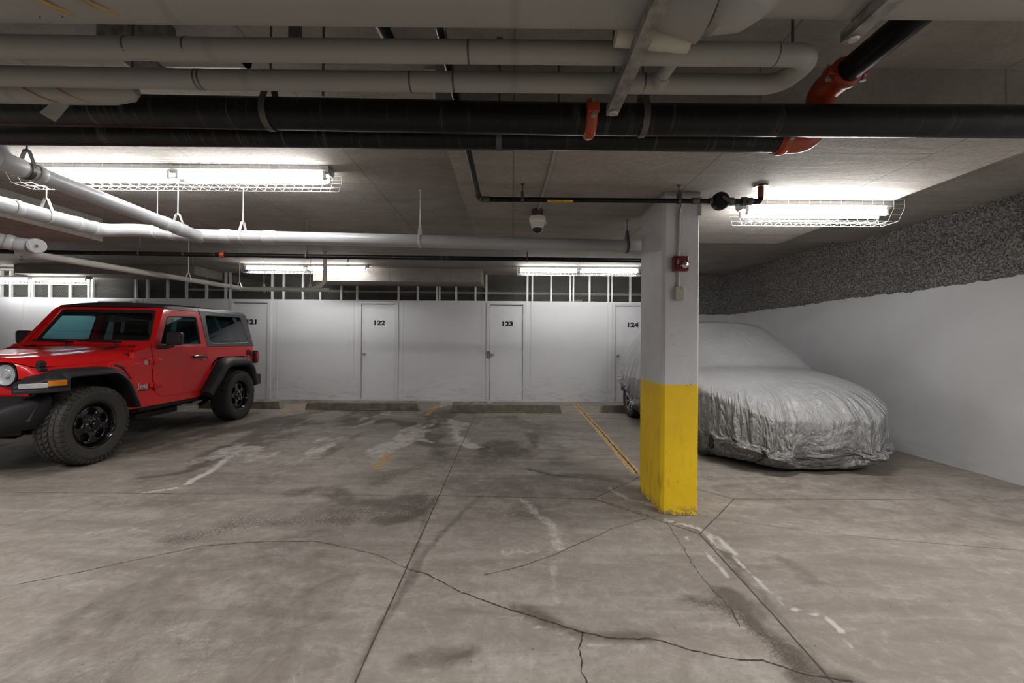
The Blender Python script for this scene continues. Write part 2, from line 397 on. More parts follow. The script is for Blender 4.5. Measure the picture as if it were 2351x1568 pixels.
MT = dict(
    floor=m_floor(), ceil=m_ceiling(), wall_r=m_wall('painted_concrete_wall', (.60, .605, .62), .5, .3), wall_b=m_wall('painted_locker_wall', (.66, .665, .685), 1.0, .75),
    door=m_wall('painted_door', (.68, .685, .71), .35, .4), doorframe=m_wall('painted_frame', (.62, .62, .63), .5, .5),
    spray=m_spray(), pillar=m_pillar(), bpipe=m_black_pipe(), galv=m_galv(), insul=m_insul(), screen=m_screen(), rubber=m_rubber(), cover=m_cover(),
    orange=simple('orange_fitting', (.30, .034, .003), .42, 0, .25, 20, .1), redstub=simple('red_primer_pipe', (.16, .02, .015), .5, 0, .2, 20),
    bolt=simple('steel_bolt', (.45, .44, .43), .35, .8), rodw=simple('pale_rod', (.55, .54, .52), .45, .4), rodd=simple('dark_rod', (.09, .085, .08), .5, .5),
    pvc=simple('grey_pvc', (.36, .365, .38), .33, 0, .06, 3, .03), pvcd=simple('grey_pvc_joint', (.40, .40, .41), .4, 0, .06, 3, .03),
    wrap=simple('white_pipe_wrap', (.50, .49, .46), .6, 0, .1, 9, .2), stain=simple('yellowed_glue', (.30, .20, .07), .6, 0, .3, 20),
    conduit=simple('emt_conduit', (.42, .40, .37), .35, .6, .1), fixture=simple('fixture_enamel', (.34, .34, .34), .35, 0, .04), guard=simple('guard_wire', (.62, .61, .59), .4, .3, .05),
    tube=m_emit('lamp_tube', (1, .985, .965), 68.0), tube_right=m_emit('lamp_tube_bright', (1, .985, .965), 180.0), tube_far=m_emit('lamp_tube_far', (1, .985, .965), 55.0), stud=simple('steel_stud', (.62, .62, .61), .5, .15, .08), dark=simple('black_interior', (.008, .008, .008), .7, 0, .2),
    curb=simple('curb_concrete', (.19, .175, .135), .85, 0, .35, 9, .4, 60), curbend=simple('curb_end_concrete', (.27, .25, .20), .85, 0, .2, 9, .3), gap=simple('door_gap', (.03, .03, .03), .8), chrome=simple('chrome', (.62, .62, .63), .15, 1, .03),
    ink=simple('number_ink', (.01, .01, .012), .5, 0, .1), white=simple('white_plastic', (.62, .61, .59), .4, 0, .03), beige=simple('beige_plate', (.42, .40, .32), .5, 0, .05),
    crack=simple('crack_shadow', (.035, .029, .024), .95, 0, .4, 30), joint=simple('joint_shadow', (.05, .042, .036), .95, 0, .4, 25), line=m_linepaint(),
    alarm=simple('alarm_red', (.13, .006, .010), .3, 0, .08), clear=m_glass('clear_lens', (.85, .87, .87)), yellow=simple('yellow_tag', (.55, .36, .03), .6), 
    lock_back=simple('locker_interior', (.03, .027, .025), .9, 0, .3, 4), green=simple('green_plastic', (.16, .48, .22), .45), totew=simple('clear_tote', (.5, .55, .55), .4), card=simple('cardboard', (.42, .36, .22), .8, 0, .15), redbox=simple('orange_fabric', (.45, .12, .05), .7),
)
# ------------------------------------------------------------------ room shell
ZC, ZB, ZP = 2.63, 2.72, 2.37          # main ceiling, rear ceiling, drop panels
XW = 4.62                              # right wall
# floor with stain fields
def fbm(x, y, seed=0, octs=5, s=1.0):
    rs = np.random.RandomState(seed); tot = np.zeros_like(x); amp = 1; fr = s; nrm = 0
    for o in range(octs):
        g = rs.rand(256, 256); X = x*fr+1000; Y = y*fr+1000
        xi = np.floor(X).astype(int); yi = np.floor(Y).astype(int); fx = X-xi; fy = Y-yi
        fx = fx*fx*(3-2*fx); fy = fy*fy*(3-2*fy)
        a = g[xi % 256, yi % 256]; b = g[(xi+1) % 256, yi % 256]; c = g[xi % 256, (yi+1) % 256]; d = g[(xi+1) % 256, (yi+1) % 256]
        tot += amp*((a*(1-fx)+b*fx)*(1-fy)+(c*(1-fx)+d*fx)*fy); nrm += amp; amp *= .55; fr *= 2.03
    return tot/nrm
def seg_dist(X, Y, pts):
    D = np.full(X.shape, 1e9)
    for a, b in zip(pts[:-1], pts[1:]):
        dx, dy = b[0]-a[0], b[1]-a[1]; L = dx*dx+dy*dy+1e-9
        t = np.clip(((X-a[0])*dx+(Y-a[1])*dy)/L, 0, 1)
        D = np.minimum(D, np.hypot(X-a[0]-t*dx, Y-a[1]-t*dy))
    return D
gx = np.arange(-13.0, XW+.021, .035); gy = np.arange(-3.5, 11.6, .035)
GX, GY = np.meshgrid(gx, gy, indexing='ij')
wx = GX+(fbm(GX, GY, 1, 5, 2.2)-.5)*.6; wy = GY+(fbm(GX, GY, 2, 5, 1.3)-.5)*.9
dark = np.zeros_like(GX); pale = np.zeros_like(GX); craze = np.zeros_like(GX)
def fl(*pts): return [tuple(on_floor(x, y))[:2] for x, y in pts]
def blob(arr, pts, w, s):
    D = seg_dist(wx, wy, fl(*pts)) if w > .08 else seg_dist(GX+(wx-GX)*.22, GY+(wy-GY)*.22, fl(*pts)); np.maximum(arr, s*np.clip(1.25-D/w, 0, 1), out=arr)
# dark damp stains as they lie in the photo
blob(dark, [(820, 975), (900, 960), (960, 985), (1000, 1020)], .28, .9)
blob(dark, [(1000, 965), (1010, 1000), (985, 1030)], .16, .85)
blob(dark, [(620, 965), (690, 955), (745, 945)], .20, .7)
blob(dark, [(300, 1110), (400, 1085), (500, 1050)], .16, .8)
blob(dark, [(560, 1000), (640, 985)], .15, .5)
blob(dark, [(700, 1120), (800, 1150), (930, 1165)], .18, .65)
blob(dark, [(860, 1200), (960, 1180)], .16, .8)
blob(dark, [(1240, 1085), (1330, 1100), (1420, 1110)], .14, .75)
blob(dark, [(1200, 1140), (1280, 1180)], .16, .55)
blob(dark, [(1160, 960), (1230, 975), (1290, 1000)], .3, .55)
blob(dark, [(1250, 1000), (1300, 1060)], .25, .5)
blob(dark, [(1600, 1340), (1700, 1420), (1800, 1490), (1880, 1550)], .12, .8)
blob(dark, [(1560, 1360), (1640, 1400)], .12, .6)
blob(dark, [(1750, 1290), (1850, 1340)], .14, .45)
blob(dark, [(1180, 1395), (1340, 1450), (1500, 1475)], .06, .7)
blob(dark, [(940, 1520), (1080, 1490)], .08, .65)
blob(dark, [(0, 1075), (150, 1080)], .35, .6)
blob(dark, [(0, 1190), (300, 1150)], .10, .4)
blob(dark, [(220, 1300), (300, 1400), (420, 1440)], .12, .3)
blob(dark, [(1620, 1240), (1700, 1300)], .05, .8)
blob(dark, [(1500, 1170), (1560, 1185)], .06, .5)
for a in [[(1100, 1140), (960, 1290), (820, 1568)], [(1000, 1140), (900, 1400)], [(1610, 1225), (1920, 1568)], [(1365, 1147), (1610, 1225)]]:
    blob(dark, a, .035, .62)
# pale mineral bloom
blob(pale, [(1050, 960), (1060, 1000), (1080, 1030)], .16, .8)
blob(pale, [(1000, 1010), (960, 1000), (930, 1005)], .09, .75)
blob(pale, [(830, 960), (880, 948), (960, 950)], .10, .6)
blob(pale, [(430, 1110), (490, 1075), (530, 1045)], .05, .95)
blob(pale, [(320, 1135), (400, 1120)], .05, .7)
blob(pale, [(560, 1015), (640, 1005)], .09, .55)
blob(pale, [(1200, 1150), (1280, 1215), (1290, 1260)], .07, .65)
blob(pale, [(1640, 1230), (1700, 1300), (1800, 1390), (1900, 1420), (1945, 1480)], .022, .95)
blob(pale, [(1570, 1235), (1640, 1290), (1660, 1320)], .018, .95)
blob(pale, [(1520, 1195), (1600, 1215), (1650, 1260)], .03, .95)
blob(pale, [(1400, 1120), (1440, 1150), (1510, 1165)], .045, .8)
blob(pale, [(1180, 1410), (1340, 1470), (1500, 1500)], .025, .6)
blob(pale, [(1160, 1280), (1260, 1270), (1270, 1390)], .05, .5)
blob(pale, [(1680, 940), (1350, 960)], .4, .3)
blob(pale, [(1160, 950), (1330, 940)], .2, .45)
blob(pale, [(200, 1210), (380, 1195)], .12, .45)
# crazed surface
blob(craze, [(400, 1230), (700, 1180), (960, 1170)], .25, .9)
blob(craze, [(850, 1110), (980, 1080)], .2, .9)
blob(craze, [(1250, 1110), (1380, 1130)], .15, .7)
blob(craze, [(1200, 1180), (1280, 1200)], .15, .6)
blob(craze, [(1600, 1380), (1880, 1550)], .14, .8)
blob(craze, [(300, 1450), (500, 1500)], .2, .5)
blob(dark, [(-100, 1050), (330, 1010), (600, 955)], .22, .28)
_n = fbm(GX*1.5, GY*.55, 9, 5, 1.1); _reg = np.clip((GY-3.6)/1.2, 0, 1)*np.clip((1.0-GX)/.6, 0, 1)
dark = np.maximum(dark, np.clip((_n-.50)*4.5, 0, .75)*_reg)
_n2 = fbm(GX*1.7, GY*.7, 19, 5, 1.3); pale = np.maximum(pale, np.clip((_n2-.56)*6, 0, .7)*_reg)
_n3 = fbm(GX*.8, GY*.5, 29, 5, 1.0); dark = np.maximum(dark, np.clip((_n3-.54)*3.5, 0, .42)*(GY < 4))
def grid_mesh(name, P3, mat, attrs=None, closed_u=False):
    nu, nv = P3.shape[:2]; me = bpy.data.meshes.new(name)
    idx = np.arange(nu*nv).reshape(nu, nv)
    if closed_u: a = idx; b = np.roll(idx, -1, 0); a, b, c, d = a[:, :-1], b[:, :-1], b[:, 1:], a[:, 1:]
    else: a, b, c, d = idx[:-1, :-1], idx[1:, :-1], idx[1:, 1:], idx[:-1, 1:]
    F = np.stack([a, b, c, d], -1).reshape(-1, 4)
    me.vertices.add(nu*nv); me.vertices.foreach_set('co', P3.astype(np.float32).ravel())
    me.loops.add(F.size); me.loops.foreach_set('vertex_index', F.astype(np.int32).ravel())
    me.polygons.add(len(F)); me.polygons.foreach_set('loop_start', np.arange(0, F.size, 4, dtype=np.int32))
    me.polygons.foreach_set('loop_total', np.full(len(F), 4, dtype=np.int32))
    me.polygons.foreach_set('use_smooth', np.ones(len(F), dtype=bool))
    me.update(calc_edges=True); me.validate()
    for k, v in (attrs or {}).items():
        at_ = me.attributes.new(k, 'FLOAT', 'POINT'); at_.data.foreach_set('value', v.astype(np.float32).ravel())
    me.materials.append(mat); o = bpy.data.objects.new(name, me); COL.objects.link(o); return o
floor = struct(grid_mesh('floor', np.stack([GX, GY, np.zeros_like(GX)], -1), MT['floor'], dict(dark=dark, pale=pale, craze=craze)))

# joints and cracks: thin dark strips let into the slab surface
def strip(name, pts, w, mat, jag=0, step=.03, seed=1, z=.0012, wvar=0, wear=None):
    rs = random.Random(seed); P_ = [Vector((p[0], p[1], 0)) for p in pts]; q = []
    for a, b in zip(P_[:-1], P_[1:]):
        n = max(1, int((b-a).length/step)); q += [a.lerp(b, i/n) for i in range(n)]
    q.append(P_[-1]); L = []; R_ = []; off = 0
    for i, p in enumerate(q):
        t = (q[min(i+1, len(q)-1)]-q[max(i-1, 0)]).normalized(); nn = Vector((-t.y, t.x, 0))
        off = off*.8+rs.uniform(-1, 1)*jag; ww = w*(1+wvar*rs.uniform(-1, 1))/2
        c = p+nn*off; L.append(c+nn*ww); R_.append(c-nn*ww)
    b = MB(); n = len(q); b.add([Vector((p.x, p.y, z)) for p in L+R_], [(i, i+1, n+i+1, n+i) for i in range(n-1)])
    o = b.build(name, mat, floor, fix=False); 
    if wear is not None:
        a_ = o.data.attributes.new('wear', 'FLOAT', 'POINT'); vals = []
        for i in range(n): vals.append(wear(i/(n-1)))
        a_.data.foreach_set('value', np.array(vals+vals, dtype=np.float32))
    return o
strip('control_joint', [(-.655, 8.9), (-.585, 3.42), (-.567, 1.54), (-.55, -3)], .007, MT['joint'], .0012, wvar=.4, seed=3)
strip('control_joint', [(-.59, 3.44), (-13, 3.44)], .005, MT['joint'], .0012, wvar=.4, seed=4)
strip('control_joint', [(-.59, 3.44), (.665, 3.40)], .006, MT['joint'], .001, wvar=.3, seed=5)
strip('control_joint', [(1.815, 3.42), (XW, 3.45)], .006, MT['joint'], .001, wvar=.3, seed=6)
strip('control_joint', [(.665, 3.40), (1.25, 2.78), (1.815, 3.42), (1.25, 4.0), (.665, 3.40)], .007, MT['joint'], .001, wvar=.3, seed=7)
strip('control_joint', [(1.25, 2.78), (1.22, 1.9), (1.2, 1.5), (1.19, -3)], .007, MT['joint'], .001, wvar=.3, seed=8)
def cr(pts, w, s, jag=.004): strip('floor_crack', fl(*pts), w, MT['crack'], jag, .016, s, .0013, wvar=.7)
cr([(40, 1342), (200, 1310), (350, 1278), (460, 1254), (600, 1243), (720, 1243), (800, 1258), (870, 1275), (940, 1308)], .0035, 11, .003)
cr([(940, 1308), (985, 1318), (1060, 1360), (1100, 1375), (1200, 1405), (1300, 1440), (1340, 1452), (1420, 1468), (1500, 1468), (1600, 1495), (1680, 1513), (1750, 1515), (1830, 1545), (1960, 1568)], .0065, 12)
cr([(1110, 1320), (1200, 1300), (1280, 1270), (1400, 1215), (1490, 1188)], .0035, 13, .003)
cr([(1340, 1452), (1332, 1490), (1345, 1568)], .005, 14, .006)
cr([(1600, 1185), (1800, 1212), (2000, 1235), (2351, 1265)], .0025, 15, .003)
cr([(1530, 1195), (1600, 1310), (1680, 1400), (1700, 1440)], .003, 16, .005)
cr([(1190, 1075), (1280, 1092), (1420, 1105)], .008, 17, .006)
cr([(1040, 1050), (1150, 1020), (1260, 1000)], .006, 18, .008)
cr([(900, 1040), (1000, 1050), (1100, 1060)], .006, 19, .008)
cr([(1310, 1010), (1480, 1015)], .007, 20, .005)
# painted bay lines
strip('painted_line', [(1.32, 8.75), (1.27, 6), (1.215, 4.05)], .10, MT['line'], .001, seed=21, z=.0007, wear=lambda t: .02+.03*math.sin(t*9))
strip('painted_line', fl((1007, 927), (940, 990), (850, 1090)), .10, MT['line'], .001, seed=22, z=.0007,
      wear=lambda t: .10 if t < .30 else (.6 if t < .83 else (.14 if t < .97 else .4)))
strip('painted_line', fl((702, 928), (600, 975), (480, 1020), (0, 1160)), .10, MT['line'], .001, seed=23, z=.0007,
      wear=lambda t: .16 if t < .25 else .34)
strip('line_gouge', [(1.325, 8.7), (1.28, 6), (1.225, 4.05)], .016, MT['crack'], .004, seed=24, z=.0012, wvar=.6)

# ceiling slab with drop panels (one concrete casting)
def cbox(name, par, *d):
    b = MB(); b.bb(*d); o = b.build(name, MT['ceil'], par)
    return struct(o) if par is None else o
ceiling = cbox('ceiling', None, -13, XW+.1, -3.6, 5.6, ZC, ZC+.4)
cbox('ceiling', None, -13, XW+.1, 5.6, 11.7, ZB, ZB+.3)
cbox('ceiling', None, -.39, 2.92, 2.08, 4.62, ZP, ZC)
cbox('ceiling', None, -13, -4.68, 2.08, 4.79, ZP, ZC)
cbox('ceiling', None, -3.95, -.62, 8.32, 10.9, 2.455, ZB)
cbox('ceiling', None, -9.8, -6.25, 8.25, 10.9, 2.55, ZB)
b = MB(); b.bb(-.45, -.375, 2.1, 4.6, ZC-.012, ZC)     # levelled patch strip beside the panel
b.build('patch_strip', MT['fixture'], ceiling)
# walls
b = MB(); b.bb(XW, XW+.2, -3.6, 9.2, 0, ZB); wr = struct(b.build('wall_right', MT['wall_r']))
b = MB(); b.bb(3.3, XW+.1, 9.0, 9.2, 0, ZB); wb2 = struct(b.build('wall_corner', MT['wall_r']))
b = MB(); b.bb(-13.2, -13, -3.6, 11.7, 0, ZB); struct(b.build('wall_left', MT['wall_r']))
b = MB(); b.bb(-13.2, XW+.2, -3.8, -3.6, 0, ZB); struct(b.build('wall_front', MT['wall_r']))
b = MB(); b.bb(-13.2, XW+.2, 11.6, 11.8, 0, ZB); b.bb(XW, XW+.2, 9.2, 11.8, 0, ZB)
struct(b.build('wall_rear', MT['lock_back']))
# rough sprayed insulation over the upper wall, ragged lower edge
def spray(name, parent, L0, L1, fn, zlo, seed, zt_=lambda u: ZC if u < 5.6 else ZB):
    nu = int((L1-L0)/.016); nv = 56; P3 = np.zeros((nu, nv, 3))
    for i in range(nu):
        u = L0+(L1-L0)*i/(nu-1)
        zl = zlo(u)+.022*mn.noise(Vector((u*7, seed, 0)))+.016*mn.noise(Vector((u*26, seed, 3)))+.02*mn.noise(Vector((u*1.5, 4, 3)))
        crest = 2.47+.02*mn.noise(Vector((u*2, 9, seed)))
        for j in range(nv):
            v = j/(nv-1); z = zl+(zt_(u)+.005-zl)*v
            d = .035+.012*mn.noise(Vector((u*14, z*14, seed)))+.010*mn.noise(Vector((u*34, z*34, seed)))+.007*mn.noise(Vector((u*75, z*75, seed)))
            d += .05*max(0, min(1, (z-crest)/.05))              # thicker band under the slab
            d -= .018*math.exp(-((z-crest)/.016)**2)
            if j < 4: d *= (0, .75, .95, 1)[j]
            P3[i, j] = fn(u, max(d, .003) if j else 0, z)
    o = grid_mesh(name, P3, MT['spray']); o.parent = parent; return o
spray('sprayed_insulation', wr, -3.5, 9.0, lambda u, d, z: (XW-d, u, z), lambda u: 1.895 + .0*u, 1.3)
spray('sprayed_insulation', wb2, 3.3, XW, lambda u, d, z: (u, 9.0-d, z), lambda u: 1.905, 5.3, lambda u: ZB)

# locker wall with doors
YB = 9.0
ZTOP = 2.14
doors = [(-9.02, None, 'hidden'), (-6.02, '121', 'knob'), (-3.28, '122', 'knob'), (-.53, '123', 'hasp'), (2.15, '124', 'knob')]
# x positions read from the photograph: outer frame edges
def xb(px): return (px-1175.5)*YB/F_PX
frames = [(218, 312, None), (528, 622, '121'), (822, 914, '122'), (1117, 1208, '123'), (1404, 1497, '124')]
b = MB(); edges = []
for (a, c, n) in frames: edges.append((xb(a)+.03, xb(c)-.03))
cur = -13.0
for (a, c) in edges:
    b.bb(cur, a, YB, YB+.09, 0, ZTOP); b.bb(a, c, YB, YB+.09, 2.10, ZTOP); cur = c
b.bb(cur, 3.35, YB, YB+.09, 0, ZTOP)
lw = struct(b.build('wall_back', MT['wall_b']))
b = MB()
for px in (52, 325, 636, 812, 925, 1106, 1219, 1395):      # cover battens between sheets
    b.bb(xb(px)-.012, xb(px)+.012, YB-.006, YB+.001, .04, ZTOP)
b.bb(-13, 3.35, YB-.012, YB+.001, 0, .035)
b.build('batten', MT['doorframe'], lw)
for k, ((pa, pc, num), (a, c)) in enumerate(zip(frames, edges)):
    x0, x1 = a+.045, c-.045
    m = MB(); m.bb(x0, x1, YB+.012, YB+.05, .02, 2.065)
    d = struct(m.build('door_%d' % (k+1), MT['door'], bevel=.002))
    m = MB()
    m.bb(a-.035, x0-.006, YB-.022, YB+.06, 0, 2.12); m.bb(x1+.006, c+.035, YB-.022, YB+.06, 0, 2.12); m.bb(x0-.006, x1+.006, YB-.022, YB+.06, 2.073, 2.12)
    m.build('door_frame', MT['doorframe'], d, bevel=.003)
    m = MB(); m.bb(a, c, YB+.055, YB+.07, 0, 2.1); m.build('door_stop', MT['gap'], d)
    for zh in (.28, 1.05, 1.82):
        m = MB(); m.tube([(x1+.002, YB+.006, zh-.045), (x1+.002, YB+.006, zh+.045)], .008, 10); m.build('hinge', MT['stud'], d)
    if k == 0: continue
    kx = x0+.055; kz = 1.0
    m = MB(); m.lathe([(.032, .0), (.032, -.008), (.012, -.012), (.012, -.035), (.026, -.045), (.03, -.058), (.024, -.068), (0.002, -.072)], (kx, YB+.012, kz), 'Y', 20)
    m.build('knob', MT['bolt'], d)
    if num == '123':
        m = MB(); m.bb(x0-.075, x0+.01, YB-.035, YB-.02, kz-.07, kz+.08); m.bb(x0-.05, x0+.03, YB-.05, YB-.02, kz-.015, kz+.03)
        m.build('hasp', MT['galv'], d, bevel=.003)
    text_mesh(num, .135, 'door_number', MT['ink'], d, facing_front(Vector(((x0+x1)/2+.015, YB+.0105, 1.66))), offset=.0065, extrude=.0012, sx=1.28)

# steel stud and mesh screen above the locker wall
scr = thing('mesh_partition', 'steel stud and expanded metal mesh screen on top of the white locker wall', 'mesh screen', (-4, YB+.05, ZTOP))
m = MB(); m.add([(-13, YB+.055, ZTOP), (3.35, YB+.055, ZTOP), (3.35, YB+.055, ZB), (-13, YB+.055, ZB)], [(0, 1, 2, 3)])
m.build('mesh_panel', MT['screen'], scr)
for px in (5, 27, 71, 77, 117, 163, 206, 214, 313, 340, 386, 429, 475, 519, 529, 626, 652, 696, 736, 784, 820, 915, 959, 1003, 1009, 1047, 1091, 1116, 1210, 1221, 1264, 1308, 1315, 1352, 1395, 1403, 1445, 1530):
    x = (px-1175.5)*(YB+.05)/F_PX; w = .040 if px not in (77, 214, 529, 1009, 1221, 1315, 1403) else .032
    top = ZB
    for (p0, p1, zt) in ((-3.95, -.62, ZB), (-9.8, -6.25, ZB)): pass
    m = MB(); m.bb(x-w/2, x+w/2, YB+.005, YB+.05, ZTOP, top)
    m.build('stud', MT['stud'], scr)
m = MB(); m.bb(-13, 3.35, YB+.0, YB+.08, ZTOP, ZTOP+.012); m.build('bottom_track', MT['stud'], scr)
# things seen through the mesh
m = MB(); m.tube([(-7.5, 9.7, 2.43), (3.2, 9.7, 2.39)], .03, 12)
tag(m.build('drain_pipe', MT['wrap']), 'pale horizontal pipe running behind the mesh inside the lockers', 'pipe')
sh = thing('storage_shelf', 'tall steel shelf in the locker behind the mesh, holding green-lidded totes', 'shelf', (-4.55, 9.75, 0))
for x in (-5.0, -4.15):
    for y in (9.55, 10.0):
        m = MB(); m.bb(x-.02, x+.02, y-.02, y+.02, 0, 2.02); m.build('upright', MT['stud'], sh)
for z in (.3, 1.1, 2.0):
    m = MB(); m.bb(-5.02, -4.13, 9.53, 10.02, z, z+.02); m.build('shelf_board', MT['stud'], sh)
for i, (x, w, lab) in enumerate(((-4.84, .26, 'left one of two green-lidded totes behind the mesh above door 121'), (-4.42, .42, 'wider green-lidded tote behind the mesh, under the white pipe end'))):
    tb = thing('storage_tote', lab, 'storage box', (x, 9.75, 2.02), group='green-lidded totes in the locker')
    m = MB(); m.bb(x-w/2, x+w/2, 9.6, 9.9, 2.02, 2.165); m.build('tub', MT['totew'], tb, bevel=.01)
    m = MB(); m.bb(x-w/2-.012, x+w/2+.012, 9.59, 9.91, 2.165, 2.215); m.build('lid', MT['green'], tb, bevel=.008)
sh2 = thing('storage_shelf', 'steel shelf in the locker behind the mesh near the pillar, holding cardboard boxes', 'shelf', (1.65, 9.75, 0))
for x in (1.2, 2.1):
    for y in (9.55, 10.0):
        m = MB(); m.bb(x-.02, x+.02, y-.02, y+.02, 0, 2.0); m.build('upright', MT['stud'], sh2)
for z in (.3, 1.1, 1.98):
    m = MB(); m.bb(1.18, 2.12, 9.53, 10.02, z, z+.02); m.build('shelf_board', MT['stud'], sh2)
m = MB(); m.bb(1.36, 1.60, 9.6, 9.9, 2.0, 2.26); tag(m.build('cardboard_box', MT['card'], bevel=.004), 'larger pale cardboard box behind the mesh near the pillar', 'box', 'cardboard boxes in the locker')
m = MB(); m.bb(1.64, 1.90, 9.6, 9.9, 2.0, 2.22); tag(m.build('cardboard_box', MT['card'], bevel=.004), 'smaller tan cardboard box right of the larger one behind the mesh', 'box', 'cardboard boxes in the locker')

# concrete pillar with chamfered corners
PX0, PX1, PY0, PY1 = 1.105, 1.372, 3.09, 3.63
pil = thing('pillar', 'square concrete pillar painted yellow below and white above, beside the covered car', 'pillar', ((PX0+PX1)/2, (PY0+PY1)/2, 0))
c_ = .022
poly = [(PX0+c_, PY0), (PX1-.006, PY0), (PX1, PY0+.006), (PX1, PY1-c_), (PX1-c_, PY1), (PX0+c_, PY1), (PX0, PY1-c_), (PX0, PY0+c_)]
m = MB(); m.loft([[Vector((x, y, z)) for x, y in poly] for z in np.linspace(0, ZP, 9)], close=True, caps=True)
m.build('shaft', MT['pillar'], pil, angle=25)
m = MB(); m.add([(PX0-.004, PY0-.02, ZP-.001), (PX0-.004, PY1, ZP-.001), (PX0-.004, PY1, ZP-.02), (PX0-.004, PY0, ZP-.03)], [(0, 1, 2, 3)])
m.bb(PX1-.008, PX1+.012, PY0-.006, PY0+.0, ZP-.17, ZP-.03)
m.build('paint_lip', MT['fixture'], pil)
m = MB(); m.bb(PX0+.0, PX1+.006, PY0-.012, PY0, ZP-.03, ZP); m.build('form_lip', MT['fixture'], pil, bevel=.004)

# wheel stops
def stop(x0, x1, y, label, cat='wheel stop'):
    t = thing('wheel_stop', label, cat, ((x0+x1)/2, y+.08, 0), group='concrete wheel stops in front of the lockers')
    prof = [(-.085, 0), (.085, 0), (.065, .14), (-.065, .14)]
    m = MB(); e = .035
    def row(x, s=0): return [Vector((x, y+.085+p, z)) for p, z in prof]
    m.loft([row(x0), row(x1)], close=True, caps=True)
    # taper ends
    for i, v in enumerate(m.v):
        if v.z > .1: v.x += e if i < 4 else -e
    m.build('block', MT['curb'], t, bevel=.008)
    m = MB(); m.bb(x0+(x1-x0)*.32, x0+(x1-x0)*.68, y-.008, y+.002, .008, .022); m.build('base_chip', MT['curbend'], t)
    m = MB()
    m.add([(x1-.0335, y+.024, .136), (x1-.0335, y+.146, .136), (x1+.003, y+.17, .003), (x1+.003, y+.0, .003)], [(0, 1, 2, 3)])
    m.build('end_face', MT['curbend'], t)
stop(-5.78, -4.27, 7.75, 'concrete wheel stop behind the red car, its right end showing')
stop(-3.78, -1.70, 7.68, 'concrete wheel stop in front of door 122')
stop(-1.10, .90, 7.55, 'concrete wheel stop in front of door 123')
stop(1.62, 3.6, 7.62, 'concrete wheel stop at the covered car, mostly hidden by it and the pillar')
# ------------------------------------------------------------------ light fixtures
def fixture(x0, x1, y, zc, label, sections=2, lamp='tube'):
    t = thing('strip_light', label, 'ceiling light', ((x0+x1)/2, y, zc-.06), group='caged fluorescent strip lights')
    W = .065
    m = MB(); prof = [(-W, 0), (-W, -.035), (-.035, -.062), (.035, -.062), (W, -.035), (W, 0)]
    m.loft([[Vector((x, y+p, zc+q)) for p, q in prof] for x in (x0, x1)], close=True, caps=True)
    m.build('housing', MT['fixture'], t, bevel=.003)
    L = (x1-x0)/sections
    for s in range(sections):
        a = x0+L*s+.035; c = x0+L*(s+1)-.035
        for yy in (-.045, .045):
            m = MB(); m.tube([(a+.012, y+yy, zc-.092), (c-.012, y+yy, zc-.092)], .0135, 14); m.build('lamp_tube', MT[lamp], t)
        for xx in (a, c):
            for yy in (-.045, .045):
                m = MB(); m.bb(xx-.009, xx+.009, y+yy-.012, y+yy+.012, zc-.108, zc-.035); m.build('lamp_holder', MT['white'], t, bevel=.002)
    # welded wire cage
    m = MB(); g = [(-.125, -.012), (-.125, -.075), (-.075, -.16), (.075, -.16), (.125, -.075), (.125, -.012)]
    a, c = x0-.015, x1+.03; n = int((c-a)/.075); r = .0017
    for i in range(n+1):
        x = a+(c-a)*i/n
        m.tube([(x, y+p, zc+q) for p, q in g], r, 4, caps=False)
    for p, q in g[1:-1]+[(0, -.16), (-.1, -.118), (.1, -.118), (-.125, -.045), (.125, -.045), (-.125, -.012), (.125, -.012)]: m.tube([(a, y+p, zc+q), (c, y+p, zc+q)], r, 4, caps=False)
    m.build('wire_guard', MT['guard'], t, fix=False)
    return t
fixture(-3.89, -1.45, 3.34, ZC, 'long caged strip light nearest the camera, above the red car')
fixture(1.78, 2.93, 3.30, ZP, 'short caged strip light above the covered car, right of the pillar', 1, 'tube_right')
fixture(-5.10, -2.76, 8.02, ZB, 'caged strip light on the far ceiling above doors 121 and 122', lamp='tube_far')
fixture(.11, 2.42, 8.02, ZB, 'caged strip light on the far ceiling just left of the pillar', lamp='tube_far')
fixture(-11.0, -8.68, 8.62, 2.55, 'caged strip light at the far left edge above the locker wall', lamp='tube_far')

# ------------------------------------------------------------------ pipes
def hanger(c, r, axis, zc, label, mat='rodw', name='pipe_hanger', group=None, w=.022, plate=False):
    """rod and clevis strap round a pipe at c"""
    c = Vector(c); t = thing(name, label, 'pipe hanger', (c.x, c.y, c.z+r), group=group)
    q = Vector((0, 1, 0)) if axis == 'x' else Vector((1, 0, 0)); ax = Vector((1, 0, 0)) if axis == 'x' else Vector((0, 1, 0))
    top = c+Vector((0, 0, r*2.0+.02)); rr = r+.003
    pts = [top+q*.012]
    for k in range(13):
        a = math.radians(25)-k*math.radians(230)/12
        pts.append(c+q*rr*math.cos(a)+Vector((0, 0, rr*math.sin(a))))
    pts.append(top-q*.012); pts.append(top+q*.012)
    m = MB(); m.ribbon(pts, ax*w, .003); m.build('clevis', MT[mat], t, angle=60)
    m = MB(); m.tube([top-Vector((0, 0, .012)), (top.x, top.y, zc)], .0045, 8)
    m.lathe([(.009, 0), (.009, .012)], tuple(top-Vector((0, 0, .006))), 'Z', 6)
    m.lathe([(.016, -.004), (.016, 0)], (top.x, top.y, zc), 'Z', 10)
    m.build('rod', MT[mat], t)
    return t
def pipe(name, label, pts, r, mat, bend=0, n=24, cat='pipe', group=None):
    t = thing(name, label, cat, tuple(Vector(pts[0])), group=group)
    m = MB(); m.tube(pts, r, n, bend=bend); m.build('pipe_run', MT[mat], t); return t
